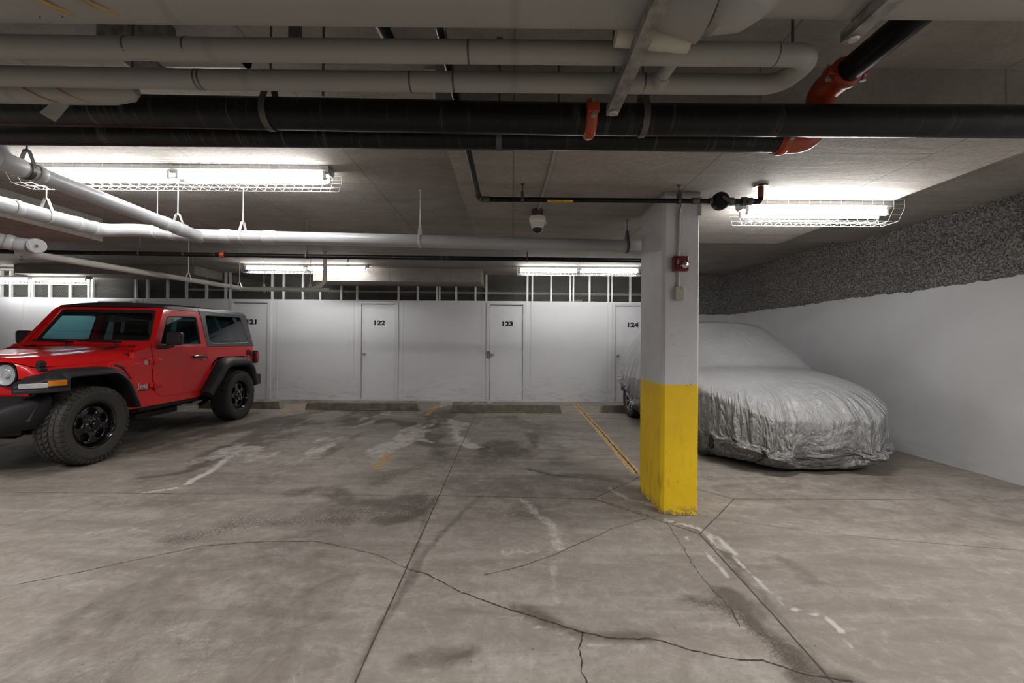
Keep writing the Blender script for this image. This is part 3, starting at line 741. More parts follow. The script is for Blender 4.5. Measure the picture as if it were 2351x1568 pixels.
def sleeve(t, p, ax, L, r, mat, name='coupling'):
    p = Vector(p); a = Vector(ax).normalized()*L/2
    m = MB(); e = a.normalized()*.004
    m.tube([p-a, p-a+e, p+a-e, p+a], r, 24, radii=[r*.96, r, r, r*.96]); m.build(name, MT[mat], t)

# --- insulated pipes
H1 = 1.25
w1 = pipe('insulated_pipe', 'thickest pale jacketed pipe along the very top, with a bulging wrapped valve', [(-3.0, 1.13, H1+.955), (-1.0, 1.13, H1+.943), (.50, 1.13, H1+.94)], .0736, 'insul', n=40)
for x in (-1.28, -1.22, -.27, -.20): sleeve(w1, (x, 1.13, H1+.943), (1, 0, 0), .004, .0745, 'rodd', 'jacket_seam')
m = MB()
for x0 in (-1.30, -1.18):
    m.tube([(x0+.02*k, 1.13-.07*math.cos(k*.25), H1+.944-.072*math.sin(k*.25+.3)) for k in range(7)], .006, 6)
m.build('glue_run', MT['stain'], w1)
m = MB(); m.tube([(.27, 1.13, H1+.945), (.275, 1.13, H1+.945), (.40, 1.13, H1+.948), (.50, 1.13, H1+.935), (.525, 1.13, H1+.93)], .08, 32, radii=[.074, .079, .082, .098, .10])
m.build('canvas_wrap', MT['insul'], w1)
m = MB(); m.tube([(.53, 1.14, H1+.95), (.54, 1.14, H1+.95), (.62, 1.15, H1+.96), (.665, 1.16, H1+.985), (.70, 1.17, H1+1.0)], .08, 32, radii=[.08, .09, .085, .075, .064])
m.build('valve_wrap', MT['insul'], w1)
m = MB(); m.tube([(.29, 1.20, H1+.885), (.50, 1.20, H1+.868)], .03, 16); m.build('saddle', MT['beige'], w1)
m = MB(); m.tube([(.68, 1.18, H1+1.0), (3.2, 1.18, H1+1.0)], .064, 40); m.build('pipe_run', MT['insul'], w1)
w4 = w1
sleeve(w4, (.98, 1.18, H1+1.0), (1, 0, 0), .10, .0655, 'insul', 'jacket_band')
w2 = pipe('insulated_pipe', 'two pale jacketed pipes joined by a U bend at their right end',
          [(-3.2, 1.288, H1+.91), (-1.0, 1.288, H1+.895), (.925, 1.288, H1+.893), (.925, 1.463, H1+.909), (-1.0, 1.463, H1+.911), (-3.2, 1.463, H1+.93)], .0325, 'insul', bend=.075, n=32)
sleeve(w2, (.80, 1.288, H1+.893), (1, 0, 0), .006, .0335, 'rodd', 'jacket_seam')
for x, yy, z in ((-1.00, 1.288, .896), (-1.18, 1.288, .897), (-.14, 1.288, .894), (-1.10, 1.463, .912), (-1.085, 1.463, .912), (-.36, 1.463, .91), (-.21, 1.463, .91), (.45, 1.463, .91)):
    sleeve(w2, (x, yy, H1+z), (1, 0, 0), .0015, .0331, 'rodd', 'jacket_seam')
m = MB(); m.tube([(.50, 1.30, H1+.893), (.50, 1.45, H1+.909)], .021, 20); m.tube([(.50, 1.40, H1+.90), (.50, 1.45, H1+.909)], .03, 20, radii=[.022, .034]); m.build('tee', MT['insul'], w2)
pan = thing('insulated_pipe', 'short capped jacketed pipe end with yellow glue stains, upper left under the pale pair', 'pipe', (-1.7, 1.56, H1+.92))
m = MB(); m.tube([(-2.5, 1.56, H1+.93), (-1.95, 1.56, H1+.925), (-1.72, 1.56, H1+.922), (-1.50, 1.56, H1+.922), (-1.43, 1.56, H1+.926), (-1.405, 1.56, H1+.93)], .042, 28, radii=[.040, .042, .043, .043, .036, .02])
m.build('pipe_run', MT['insul'], pan)
m = MB()
for x0, sgn in ((-1.80, 1), (-1.68, 1)):
    m.tube([(x0+.022*k, 1.56-.043*math.cos(k*.3), H1+.922-.0425*math.sin(k*.3)) for k in range(6)], .004, 6)
m.build('glue_run', MT['stain'], pan)
a_ = at(132, 238, 1.53); 
m = MB(); m.add([at(118, 236, 1.525), at(160, 242, 1.52), at(127, 281, 1.50), at(90, 258, 1.505)], [(0, 1, 2, 3)]); m.build('tape_flap', MT['wrap'], pan)

# --- galvanised struts
def strut(x, y0, y1, zb, label, ztop):
    t = thing('strut_channel', label, 'strut', (x, (y0+y1)/2, zb), group=None)
    m = MB(); w, h = .021, .033
    prof = [(-w, h), (-w, 0), (w, 0), (w, h), (w-.003, h), (w-.003, .003), (-w+.003, .003), (-w+.003, h)]
    m.loft([[Vector((x+p, yy, zb+q)) for p, q in prof] for yy in (y0, y1)], close=True, caps=True)
    m.build('channel', MT['galv'], t, bevel=.0015)
    m = MB(); m.lathe([(.016, 0), (.016, -.004), (.012, -.007), (.002, -.007)], (x, y1-.022, zb), 'Z', 20); m.build('bolt_head', MT['bolt'], t)
    for yy in (y0+.25, y1-.022):
        m = MB(); m.tube([(x, yy, zb+.004), (x, yy, ztop)], .005, 8); m.build('rod', MT['rodd'], t)
strut(.341+.012, .10, 1.511, H1+.822, 'galvanised strut running towards the camera under the pale pipes', ZC)
strut(.985, .10, 1.24, H1+.894, 'shorter galvanised strut at the top right, beside the black diagonal pipe', ZC)

# --- black steel mains
A = [(-3.4, 1.71, H1+.945), (-1.96, 1.71, H1+.938), (.3, 1.71, H1+.915), (3.9, 1.71, H1+.922)]
pa = pipe('black_main', 'upper of two thick black steel pipes crossing the whole view', A, .061, 'bpipe', n=40)
def zA(x): return H1+.938+(x+1.96)*(-.023/2.26) if x < .3 else H1+.915+(x-.3)*.0019
xa = (1352-1175.5)*1.69/F_PX
def clamp(t, p, ax, r, w=.045):
    p = Vector(p); ax = Vector(ax).normalized(); m = MB()
    m.tube([p-ax*w/2, p-ax*(w/2-.006), p-ax*.008, p+ax*.008, p+ax*(w/2-.006), p+ax*w/2], r, 28, radii=[r*.93, r*1.10, r*1.17, r*1.17, r*1.10, r*.93])
    side = ax.cross(Vector((0, 0, 1)));
    if side.length < .1: side = Vector((1, 0, 0))
    side.normalize()
    for s in (-1, 1):
        q = p+side*s*r*1.22; m.box(q, (.024+.03*abs(ax.y)*0+.02, .03, .035) if abs(ax.x) > .5 else (.03, .044, .035))
    c = m.build('clamp', MT['orange'], t, bevel=.004)
    for s in (-1, 1):
        q = p+side*s*r*1.3; m = MB(); m.tube([q-Vector((0, 0, .035)), q+Vector((0, 0, .035))], .0065, 8)
        m.lathe([(.012, -.034), (.012, -.024)], tuple(q), 'Z', 6); m.build('bolt', MT['bolt'], t)
clamp(pa, (xa, 1.71, zA(xa)), (1, 0, 0), .066)
B = [(-3.6, 1.903, H1+.941), (-2.1, 1.903, H1+.94), (1.20, 1.903, H1+.934)]
EX, EZ = 1.395, 1.15
pb = pipe('black_main', 'lower thick black steel pipe that turns up at an orange elbow on the right', B, .0555, 'bpipe', n=40)
m = MB(); m.tube([(1.19, 1.903, H1+.934), (1.345, 1.903, H1+.934), (EX-.01, 1.903, H1+1.08)], .059, 28, bend=.12)
m.tube([(EX-.01, 1.903, H1+1.05), (EX, 1.903, H1+EZ), (EX+.0, 1.76, H1+EZ+.002)], .059, 28, bend=.10)
m.build('elbow', MT['orange'], pb)
clamp(pb, (1.215, 1.903, H1+.934), (1, 0, 0), .058)
clamp(pb, (EX, 1.765, H1+EZ), (0, 1, 0), .056)
m = MB(); m.tube([(EX, 1.80, H1+EZ), (EX, .20, H1+EZ+.0)], .050, 32); m.build('riser_run', MT['bpipe'], pb)
for px, lab in ((615, 'dark strap hanger on the upper black main, left of centre'), (1472, 'dark strap hanger on the upper black main, right of the orange clamp')):
    x = (px-1175.5)*1.71/F_PX; hanger((x, 1.71, zA(x)), .0615, 'x', ZC, lab, 'rodd', group='strap hangers on the black mains', w=.026)
x = (1142-1175.5)*1.903/F_PX
hanger((x, 1.903, H1+.934), .056, 'x', ZC, 'strap hanger on the lower black main, near the middle of the view', 'rodd', group='strap hangers on the black mains', w=.024)
# loose threaded rods and stubs above the jacketed pipes
for px, py, Y, lab in ((743, 75, 1.62, 'threaded rod above the jacketed pipes, left of centre'), (305, 75, 1.6, 'threaded rod above the jacketed pipes at the upper left'), (1283, 225, 1.98, 'thin grey rod in front of the drop panel, right of centre'), (1820, 60, 1.5, 'thin rod above the U bend of the jacketed pipes')):
    p = at(px, py, Y); m = MB(); z0 = H1+.95 if Y < 1.7 else H1+.99
    m.tube([(p.x, p.y, z0), (p.x, p.y, ZC)], .005, 8); m.lathe([(.014, -.004), (.014, 0)], (p.x, p.y, ZC), 'Z', 10)
    tag(m.build('threaded_rod', MT['rodd']), lab, 'rod')
# galvanised duct boots near the slab at upper left
t = thing('duct_boot', 'pale sheet metal duct stub between the jacketed pipes at the upper left', 'duct', (-1.35, 1.75, 2.5))
m = MB(); m.bb(-1.62, -1.50, 1.62, 1.86, 2.40, ZC); m.build('duct_box', MT['galv'], t, bevel=.004)
m = MB(); m.tube([(-1.46, 1.74, 2.44), (-1.12, 1.74, 2.44)], .05, 24, radii=[.05, .05]); m.lathe([(.052, -1.14), (.052, -1.12)], (0, 1.74, 2.44), 'X', 24)
m.build('duct_tube', MT['wrap'], t)
m = MB(); m.tube([(-1.30+.02*k, 1.69, 2.41-.002*k) for k in range(5)], .006, 6); m.build('glue_run', MT['stain'], t)
p = at(678, 75, 1.7); m = MB(); m.lathe([(.022, 2.42), (.026, 2.46), (.026, ZC)], (p.x, p.y, 0), 'Z', 16)
tag(m.build('pipe_stub', MT['rodd']), 'short dark capped pipe stub hanging from the slab, upper left of centre', 'pipe')
m = MB(); m.tube([(-.55, 1.45, 2.52), (-.52, 1.85, 2.52), (-.52, 2.0, ZC-.02)], .026, 16)
tag(m.build('black_pipe', MT['bpipe']), 'short black pipe close under the slab, upper centre', 'pipe')

# --- sprinkler branch with flow switch
S = H1+1.01
sp = pipe('sprinkler_branch', 'slim black pipe running to the round valve at the pillar top', [(-.238, 1.32, ZC), (-.238, 1.32, S), (-.238, 2.95, S), (1.43, 2.95, S-.0)], .0165, 'bpipe', bend=.03)
for p, ax in (((-.238, 2.90, S), (0, 1, 0)), ((-.19, 2.95, S), (1, 0, 0)), ((1.28, 2.95, S), (1, 0, 0)), ((1.40, 2.95, S), (1, 0, 0))): sleeve(sp, p, ax, .05, .022, 'rodd')
m = MB(); m.loft([[Vector((x, 2.95-.0172*math.cos(a), S-.0172*math.sin(a))) for a in np.linspace(.35, 1.5, 6)] for x in (.24, .42)]); m.build('pipe_label', MT['yellow'], sp)
m = MB()
for i in range(11):
    if i in (4, 8): continue
    m.box((.265+i*.0125, 2.95-.0175*math.cos(.75), S-.0175*math.sin(.75)), (.007, .001, .008), Matrix.Rotation(-.75, 3, 'X'))
m.build('label_lettering', MT['ink'], sp)
m = MB(); m.lathe([(.004, -.030), (.050, -.030), (.060, -.022), (.062, 0), (.060, .022), (.05, .028)], (1.455, 2.95, S), 'Y', 36); m.lathe([(.048, -.034), (.048, -.03)], (1.455, 2.95, S), 'Y', 36)
m.build('flow_switch', MT['bpipe'], sp, bevel=.001)
m = MB(); m.box((1.475, 2.913, S+.005), (.022, .016, .06), Matrix.Rotation(math.radians(-55), 3, 'Y')); m.build('lever', MT['rodd'], sp, bevel=.003)
m = MB(); m.tube([(1.51, 2.95, S), (1.58, 2.95, S), (1.74, 2.95, S), (1.74, 2.95, S+.05)], .0185, 20, bend=.045); m.build('elbow', MT['bpipe'], sp)
for x, r in ((1.53, .026), (1.62, .03), (1.66, .026)): sleeve(sp, (x, 2.95, S), (1, 0, 0), .035, r, 'rodd')
m = MB(); m.tube([(1.64, 2.93, S-.0), (1.64, 2.90, S-.03)], .014, 10); m.build('drain_plug', MT['rodd'], sp)
m = MB(); m.tube([(1.74, 2.95, S+.03), (1.74, 2.95, ZP)], .019, 20); m.lathe([(.052, ZP-.012), (.045, ZP-.004), (.045, ZP)], (1.74, 2.95, 0), 'Z', 24); m.build('riser', MT['redstub'], sp)
hanger((.065, 2.95, S), .0165, 'x', ZP, 'small dark hanger on the slim black pipe, left of the security camera', 'rodd', w=.02)
hanger((1.165, 2.95, S), .0165, 'x', ZP, 'small dark hanger on the slim black pipe in front of the pillar', 'rodd', w=.02)
m = MB(); m.tube([(-.33, 2.1+.0, S+.06), (-.238, 2.3, S+.02)], .004, 6)

# --- conduit and dome camera
cc = thing('security_camera', 'white dome security camera under the drop panel, left of the pillar', 'camera', (.205, 3.52, ZP-.2))
m = MB(); m.lathe([(.048, 0), (.048, -.055), (.044, -.058)], (.205, 3.52, ZP), 'Z', 28); m.build('junction_box', MT['rodd'], cc)
m = MB(); m.lathe([(.03, -.058), (.066, -.060), (.0685, -.068), (.0685, -.098), (.066, -.104), (.060, -.108), (.056, -.112), (.054, -.138), (.047, -.152), (.036, -.162)], (.205, 3.52, ZP), 'Z', 36); m.build('shell', MT['white'], cc)
m = MB(); m.lathe([(.043, -.150), (.040, -.166), (.030, -.182), (.016, -.191), (.001, -.194)], (.205, 3.52, ZP), 'Z', 32); m.build('dome', simple('smoked_dome', (.01, .01, .012), .06), cc)
m = MB(); m.bb(.262, .28, 3.50, 3.54, ZP-.118, ZP-.10); m.build('screw_tab', MT['white'], cc)
m = MB(); m.tube([(.262, 1.95, ZC-.02), (.262, 2.02, ZC-.02)], .008, 8)
m = MB(); m.tube([(.245, 2.085, ZP-.009), (.236, 2.6, ZP-.009), (.21, 3.50, ZP-.009)], .0085, 12)
tag(m.build('conduit', MT['conduit']), 'thin metal conduit on the ceiling leading to the dome camera', 'conduit')
# --- fire alarm on the pillar
fy = PY0
al = thing('fire_alarm', 'dark red fire alarm strobe on the white part of the pillar', 'fire alarm', (1.225, fy, 1.84))
m = MB(); m.bb(1.170, 1.278, fy-.045, fy, 1.785, 1.893); m.build('back_plate', MT['alarm'], al, bevel=.006, seg=3)
m = MB(); m.bb(1.183, 1.269, fy-.055, fy-.044, 1.797, 1.880); m.build('face', MT['alarm'], al, bevel=.004)
m = MB(); m.lathe([(.026, .0), (.024, -.018), (.014, -.028), (.002, -.03)], (1.240, fy-.055, 1.823), 'Y', 16); m.box((1.240, fy-.058, 1.823), (.062, .008, .02)); m.build('strobe_lens', MT['chrome'], al, bevel=.002)
text_mesh('FIRE', .017, 'lettering', MT['white'], al, Matrix.Translation(Vector((1.196, fy-.0557, 1.848))-al.location) @ Matrix.Rotation(PI/2, 4, 'X') @ Matrix.Rotation(-PI/2, 4, 'Z'), extrude=.0004)
jb = thing('cover_plate', 'beige blank cover plate on the pillar below the fire alarm', 'cover plate', (1.222, fy, 1.62))
m = MB(); m.bb(1.189, 1.252, fy-.035, fy, 1.573, 1.674); m.build('plate', MT['beige'], jb, bevel=.004)
for zz in (1.587, 1.661):
    m = MB(); m.lathe([(.004, -.0365), (.004, -.034)], (1.222, fy, zz), 'Y', 10); m.build('screw', MT['rodd'], jb)
m = MB(); m.tube([(1.232, fy-.03, ZP), (1.232, fy-.03, ZP-.09), (1.217, fy-.014, ZP-.16), (1.217, fy-.014, 1.896)], .0095, 12, bend=.03); m.tube([(1.217, fy-.014, 1.785), (1.217, fy-.014, 1.674)], .0095, 12)
tag(m.build('conduit', MT['conduit']), 'thin conduit down the pillar face to the fire alarm', 'conduit')

# --- grey PVC drains
YP = 3.8
p0 = Vector((1.37, YP, H1+.880)); pj = at(455, 541, YP); pl = at(238, 527, YP)
pm = pipe('drain_pipe', 'large grey plastic drain pipe with a slanting branch, from the pillar over the red car', [(1.37, YP, .0), p0, (pj.x, YP, pj.z), (pl.x+.28, YP, pl.z), at(238, 530, YP-.05), at(-160, 427, 2.62)], .057, 'pvc', bend=.16, n=32)
def zP(x):
    a, b, c = p0, Vector((pj.x, YP, pj.z)), Vector((pl.x+.28, YP, pl.z))
    return b.z+(x-b.x)/(a.x-b.x)*(a.z-b.z) if x > b.x else b.z+(x-b.x)/(c.x-b.x)*(c.z-b.z)
r = .0625
for px, L in ((520, .09), (620, .10), (400, .05), (1100, .0)):
    if L: q = at(px, 545 if px > 450 else 541-(450-px)*.02, YP); sleeve(pm, (q.x, YP, zP(q.x)), (1, 0, -.02), L, r, 'pvcd')
q0 = at(238, 530, YP-.05); q1 = at(-160, 427, 2.62); d = (q1-q0).normalized()
for s, L in ((.0, .10), (.17, .05), (.62, .05)): sleeve(pm, q0+d*(s+.06), d, L, r, 'pvcd')
b0 = at(462, 545, YP-.01); b1 = at(12, 372, 2.42)
d = (b1-b0).normalized()
m = MB(); m.tube([b0, b0+d*.25, b1, b1+Vector((-.05, -.0, .06)), b1+Vector((-.12, 0, .32))], .050, 32, bend=.08); m.build('branch_run', MT['pvc'], pm)
br = pm
for s, L in ((.22, .10), (.36, .05), (1.22, .04), (1.36, .12)): sleeve(br, b0+d*s, d, L, .056, 'pvcd')
hl = [(555, 'second from the right of the five clevis hangers on the large grey drain'), (962, 'hanger on the large grey drain right of centre, well left of the pillar'), (1438, 'hanger on the large grey drain just left of the pillar'), (358, 'hanger on the large grey drain behind the slanting pipe')]
for px, lab in hl:
    x = (px-1175.5)*YP/F_PX; z = zP(x)
    hanger((x, YP, z), .058, 'x', ZC if x < -.39 else ZP, lab.replace('second from the right of the five clevis hangers', 'clevis hanger right of the pipe junction'), 'rodw' if px < 1400 else 'rodd')
s = (at(165, 510, 3.2)-q0); sy = 3.28; tt = (sy-q0.y)/(q1.y-q0.y); hp = q0.lerp(q1, tt)
hanger(hp, .058, 'y', ZC, 'clevis hanger on the left end of the large grey drain, over the red car', 'rodw')
for sy, lab, mt in ((3.55, 'clevis hanger on the slanting grey pipe near the junction', 'rodw'), (2.52, 'dark clevis hanger on the slanting grey pipe at the left edge', 'rodd')):
    tt = (sy-b0.y)/(b1.y-b0.y); hanger(b0.lerp(b1, tt), .051, 'y', ZC, lab, mt)
# lower left drain with cleanout and slim run to the lockers
lo = thing('drain_pipe', 'grey pipe with a round cleanout cap at the far left, feeding the slim white pipe', 'pipe', tuple(at(60, 560, 3.9)))
g0 = at(-120, 520, 3.55); g1 = at(25, 558, 3.8); g2 = at(140, 566, 3.95)
m = MB(); m.tube([g0, g1, at(60, 563, 3.86)], .062, 28, bend=.1); m.tube([g1, at(80, 563, 3.9)], .055, 28); m.build('pipe_run', MT['pvc'], lo)
sleeve(lo, at(22, 556, 3.78), (g1-g0), .05, .068, 'pvcd')
ca = at(85, 564, 3.84); dc = (CAM+Vector((-.8, 0, 0))-ca).normalized()
m = MB(); m.tube([at(60, 565, 3.95), ca], .055, 28); m.tube([ca, ca+dc*.012], .064, 32); m.build('cleanout_cap', MT['pvcd'], lo)
m = MB(); m.tube([ca+dc*.01, ca+dc*.035], .009, 8); m.build('cap_nut', MT['rodd'], lo)
s0 = at(40, 578, 3.9); s1 = at(560, 663, 6.8); s2 = at(755, 666, 6.85)
m = MB(); m.tube([s0, s1, s2], .034, 20, bend=.12); m.build('branch_run', MT['wrap'], lo)
for k, L in ((.97, .06), (.90, .04)): sleeve(lo, s0.lerp(s1, k), s1-s0, L, .040, 'wrap')
sleeve(lo, at(588, 664, 6.84), (1, 0, 0), .12, .037, 'wrap')
m = MB(); u = at(746, 640, 6.85); m.tube([at(715, 664, 6.85), at(738, 655, 6.85), at(746, 645, 6.85), (u.x, 6.85, ZB)], .03, 14, bend=.06); m.build('trap_riser', MT['wrap'], lo)
m = MB(); m.tube([at(727, 662, 6.85), at(727, 652, 6.85), at(732, 648, 6.85), at(736, 653, 6.85)], .010, 8); m.build('small_hook', MT['wrap'], lo)
for px, Y, lab in ((399, 5.75, 'clevis hanger halfway along the slim pale pipe over the red car'), (554, 6.7, 'clevis hanger at the bend of the slim pale pipe above the lockers')):
    tt = (Y-s0.y)/(s1.y-s0.y); hanger(s0.lerp(s1, tt), .035, 'y', ZB if Y > 5.6 else ZC, lab, 'rodw', w=.02)
for px, lab in ((606, 'small hanger on the slim pale pipe, left of the two under the far light'), (712, 'small hanger on the slim pale pipe, nearest its right end')):
    q = at(px, 665, 6.84); hanger(q, .035, 'x', ZB, lab, 'rodw', w=.018)
# --- long sprinkler line behind
ys = 4.7
l0 = at(-260, 573, ys); l1 = at(800, 590, ys); l2 = at(1535, 599, ys)
ln = pipe('sprinkler_line', 'long thin black sprinkler pipe behind the grey drain, spanning to the pillar', [l0, l1, l2], .024, 'bpipe')
q = at(512, 585, ys); sleeve(ln, q, (1, 0, 0), .05, .033, 'orange', 'red_coupling')
for px, lab in ((321, 'small ring hanger on the long sprinkler pipe, leftmost'), (704, 'small ring hanger on the long sprinkler pipe, under the drain, near the middle'), (1211, 'small ring hanger on the long sprinkler pipe, below the dome camera')):
    y_ = 580+(px-321)*.0155; q = at(px, y_, ys); q = l0.lerp(l1, (q.x-l0.x)/(l1.x-l0.x)) if q.x < l1.x else l1.lerp(l2, (q.x-l1.x)/(l2.x-l1.x))
    hanger(q, .025, 'x', ZC if q.x < -.39 else ZC, lab, 'rodd', w=.016)
for px, lab in ((799, 'sprinkler head on the long black pipe, left of centre'), (49, 'sprinkler head hanging under the long black pipe at the far left')):
    q = at(px, 589, ys); q = l0.lerp(l1, (q.x-l0.x)/(l1.x-l0.x)); t = bpy.data.objects.new('sprinkler_head', None); COL.objects.link(t); t.parent = ln; t.location = q-ln.location
    m = MB(); m.tube([q, q-Vector((0, 0, .055))], .010, 10); m.build('stem', MT['rodd'], t)
    m = MB(); c = q-Vector((0, 0, .075))
    m.tube([c+Vector((-.008, 0, .02)), c+Vector((-.014, 0, .0)), c+Vector((0, 0, -.016)), c+Vector((.014, 0, 0)), c+Vector((.008, 0, .02))], .004, 6); m.build('frame', MT['bolt'], t)
    m = MB(); m.lathe([(.018, -.018), (.018, -.015)], tuple(c), 'Z', 14); m.build('deflector', MT['rodd'], t)

# ------------------------------------------------------------------ unseen area lamps added as fill for the floor, red car and right wall
def area(name, loc, sx, sy, power, col=(1, .985, .965), rot=(0, 0, 0), spread=180):
    d = bpy.data.lights.new(name, 'AREA'); d.shape = 'RECTANGLE'; d.size = sx; d.size_y = sy; d.energy = power; d.color = col; d.spread = math.radians(spread)
    o = bpy.data.objects.new(name, d); COL.objects.link(o); o.location = loc; o.rotation_euler = rot; return o
for x, y, pw_ in ((-4.6, .2, 50), (-1.0, .2, 50), (2.6, .2, 50), (-9.0, 1.5, 90)):
    area('fill_light', (x, y, 2.5), 2.4, .3, pw_, spread=140)
area('fill_light', (-4.6, 1.3, 2.5), 1.8, .3, 75, spread=175)
area('fill_light', (3.9, .2, 2.45), .3, 2.0, 95)
w = bpy.data.worlds.new('world'); SC.world = w; w.use_nodes = True
w.node_tree.nodes['Background'].inputs[0].default_value = (.5, .5, .52, 1); w.node_tree.nodes['Background'].inputs[1].default_value = .35
# ------------------------------------------------------------------ red two-door off-roader
# local frame: x = across (positive = driver side, facing the pillar), y = rearwards from the front axle, z up
car = thing('offroad_car', 'red two-door off-road car with black hardtop and black wheels, parked at the left', 'car', (-5.119, 4.205, 0), rz=math.radians(3.02))
def m_paint():
    t = NT('red_car_paint'); v = t.co()
    c = t.mix(t.noise(v, 1.2, 3), (.60, .005, .006), (.68, .007, .008))
    return t.set(c, .38, 0, None, .3, .55)
RED = m_paint(); RED.node_tree.nodes['Principled BSDF'].inputs['Coat Roughness'].default_value = .04
BLK = simple('black_textured_plastic', (.016, .016, .018), .5, 0, .15, 20, .15, 300, spec=.4)
TOP = simple('hardtop_black', (.035, .036, .039), .38, 0, .08, 5, .06, 200)
GLS = m_glass('tinted_window', (.42, .66, .70)); PRV = m_glass('privacy_window', (.30, .36, .38), 1.0); WSG = m_glass('windscreen_glass', (.80, .86, .86))
SEATM = simple('seat_fabric', (.012, .012, .013), .8); INT = MT['dark']
RIM = simple('gloss_black_rim', (.006, .006, .007), .16, .0, .1, 4, coat=.6)
REFL = simple('lamp_reflector', (.80, .80, .82), .35, .25, .15, 30)
AMB = simple('amber_lens', (.62, .20, .01), .2, 0, .08); REDL = simple('red_tail_lens', (.40, .01, .012), .15); LENS = simple('drl_lens', (.50, .50, .51), .2, .2, .1, 14)
def part(name, m, mat, par=None, **k): return m.build(name, mat, par or car, local=True, **k)
def bz(z):            # half width of the side skin at height z
    return .80 if z < .95 else (.80-.022*(z-.95)/.22 if z < 1.17 else .778-(z-1.17)*.235)
def side(sgn, off=0.0): return lambda a, z: Vector((sgn*(bz(z)+off), a, z))
rearx, BEL = 3.06, 1.165
# body tub
m = MB()
tub = [(.30, .455), (1.66, .455), (1.78, .50), (1.98, .93), (2.10, 1.0), (2.78, 1.0), (2.88, .93), (2.97, .62), (rearx, .62), (rearx+.01, BEL),
       (1.885, BEL), (1.885, .70), (1.85, .60), (1.80, .545), (1.06, .535), (.97, .555), (.90, .60), (.868, .66), (.868, 1.172), (.60, 1.11), (.60, 1.04), (.33, 1.02), (.25, .93), (.42, .93), (.56, .70)]
for s in (1, -1): m.prism(tub, side(s), side(s, -.05))
m.add([(-.78, rearx-.02, .60), (.78, rearx-.02, .60), (.765, rearx, BEL), (-.765, rearx, BEL), (-.78, rearx+.02, .60), (.78, rearx+.02, .60), (.77, rearx+.02, BEL), (-.77, rearx+.02, BEL)],
      [(0, 1, 2, 3), (4, 5, 6, 7), (0, 1, 5, 4), (3, 2, 6, 7), (0, 3, 7, 4), (1, 2, 6, 5)])
# cowl and fender tops
for s in (1, -1):
    m.loft([[Vector((s*.785, a, z0)), Vector((s*.80, a, z0-.03)), Vector((s*w2, a, .90))] for a, z0, w2 in ((.30, 1.012, .81), (.60, 1.03, .80), (.868, 1.045, .80))])
    m.loft([[Vector((s*(w+.005), a, z0)), Vector((s*(w+.03), a, z0-.03)), Vector((s*(w+.05), a, .90)), Vector((s*(w+.045), a, .885))] for a, w, z0 in ((-.437, .588, 1.03), (-.40, .635, 1.012), (-.34, .675, .98), (0., .715, .998), (.32, .745, 1.014))])
m.loft([[Vector((x, .84, 1.125+.035*(1-(x/.75)**2))) for x in np.linspace(-.775, .775, 13)], [Vector((x, .955, 1.175+.03*(1-(x/.75)**2))) for x in np.linspace(-.775, .775, 13)], [Vector((x, .99, 1.18)) for x in np.linspace(-.775, .775, 13)]])
for s in (1, -1):      # cowl corner rising to the pillar foot
    m.prism([(.70, 1.04), (.868, 1.04), (.868, 1.20), (.84, 1.20)], side(s, .002), side(s, -.22))
part('body', m, RED, angle=30, bevel=.006)
m = MB()
m.bb(-.74, .74, -.30, 3.0, .46, .60); m.bb(-.73, .73, .60, .86, .60, 1.10); m.bb(-.70, .70, 1.9, 2.98, .6, 1.0)
m.bb(-.55, .55, -.30, .60, .60, .92)
part('inner_hull', m, INT)
m = MB()
m.bb(-.58, -.42, -.36, 3.05, .36, .48); m.bb(.42, .58, -.36, 3.05, .36, .48); m.bb(-.35, .35, .8, 2.0, .30, .46); m.bb(-.74, .74, .75, 1.75, .40, .47)
for a in (0, 2.487): m.tube([(-.70, a, .385), (.70, a, .385)], .045, 14); m.lathe([(.05, -.12), (.13, -.06), (.13, .06), (.05, .12)], (.1, a, .385), 'X', 16)
m.tube([(-.6, -.18, .36), (.6, -.22, .36)], .022, 10); m.tube([(.60, 2.0, .30), (.60, 2.35, .42)], .03, 10); m.bb(.20, .5, 1.0, 1.7, .26, .33)
part('underbody', m, BLK, bevel=.008)
# wheel-well liners
for s in (1, -1):
    for a0, r_ in ((0, .50), (2.46, .50)):
        rows = []
        for k in range(15):
            an = math.radians(14+k*152/14); rows.append([Vector((s*x, a0+r_*math.cos(an)*1.0, .40+r_*math.sin(an)*.93)) for x in (.52, .79)])
        m = MB(); m.loft(rows); m.prism([(a0+r_*math.cos(math.radians(14+k*152/14)), .40+r_*.93*math.sin(math.radians(14+k*152/14))) for k in range(15)], lambda y, z: Vector((s*.50, y, z)), lambda y, z: Vector((s*.525, y, z)))
        part('wheel_liner', m, INT, fix=False)
# hood
m = MB(); rows = []
for a, w, zs, zt in ((-.437, .585, 1.035, 1.045), (-.432, .60, 1.035, 1.062), (-.40, .635, 1.02, 1.078), (-.33, .672, .990, 1.085), (-.1, .70, .995, 1.092), (.2, .728, 1.01, 1.115), (.5, .752, 1.027, 1.138), (.80, .772, 1.045, 1.16), (.862, .779, 1.05, 1.166)):
    r_ = []
    for u in np.linspace(-1, 1, 29):
        x = abs(u)
        if x > .97: px_, pz = w, zs
        else:
            q = x/.97; px_ = w*(1-(1-q)*1.0) if q < .75 else w*(.75+(q-.75)/.25*.243)
            z_ = zt-(zt-zs)*.10*q**2
            if q > .72: z_ -= (zt-zs)*.80*((q-.72)/.28)**2.2
            if a > -.40: z_ += .016*(1/(1+math.exp((q-.50)*40)))
            pz = z_
        r_.append(Vector((math.copysign(px_, u) if x > 1e-6 else 0, a, pz)))
    rows.append(r_)
m.loft(rows)
part('hood', m, RED, angle=50)
m = MB()
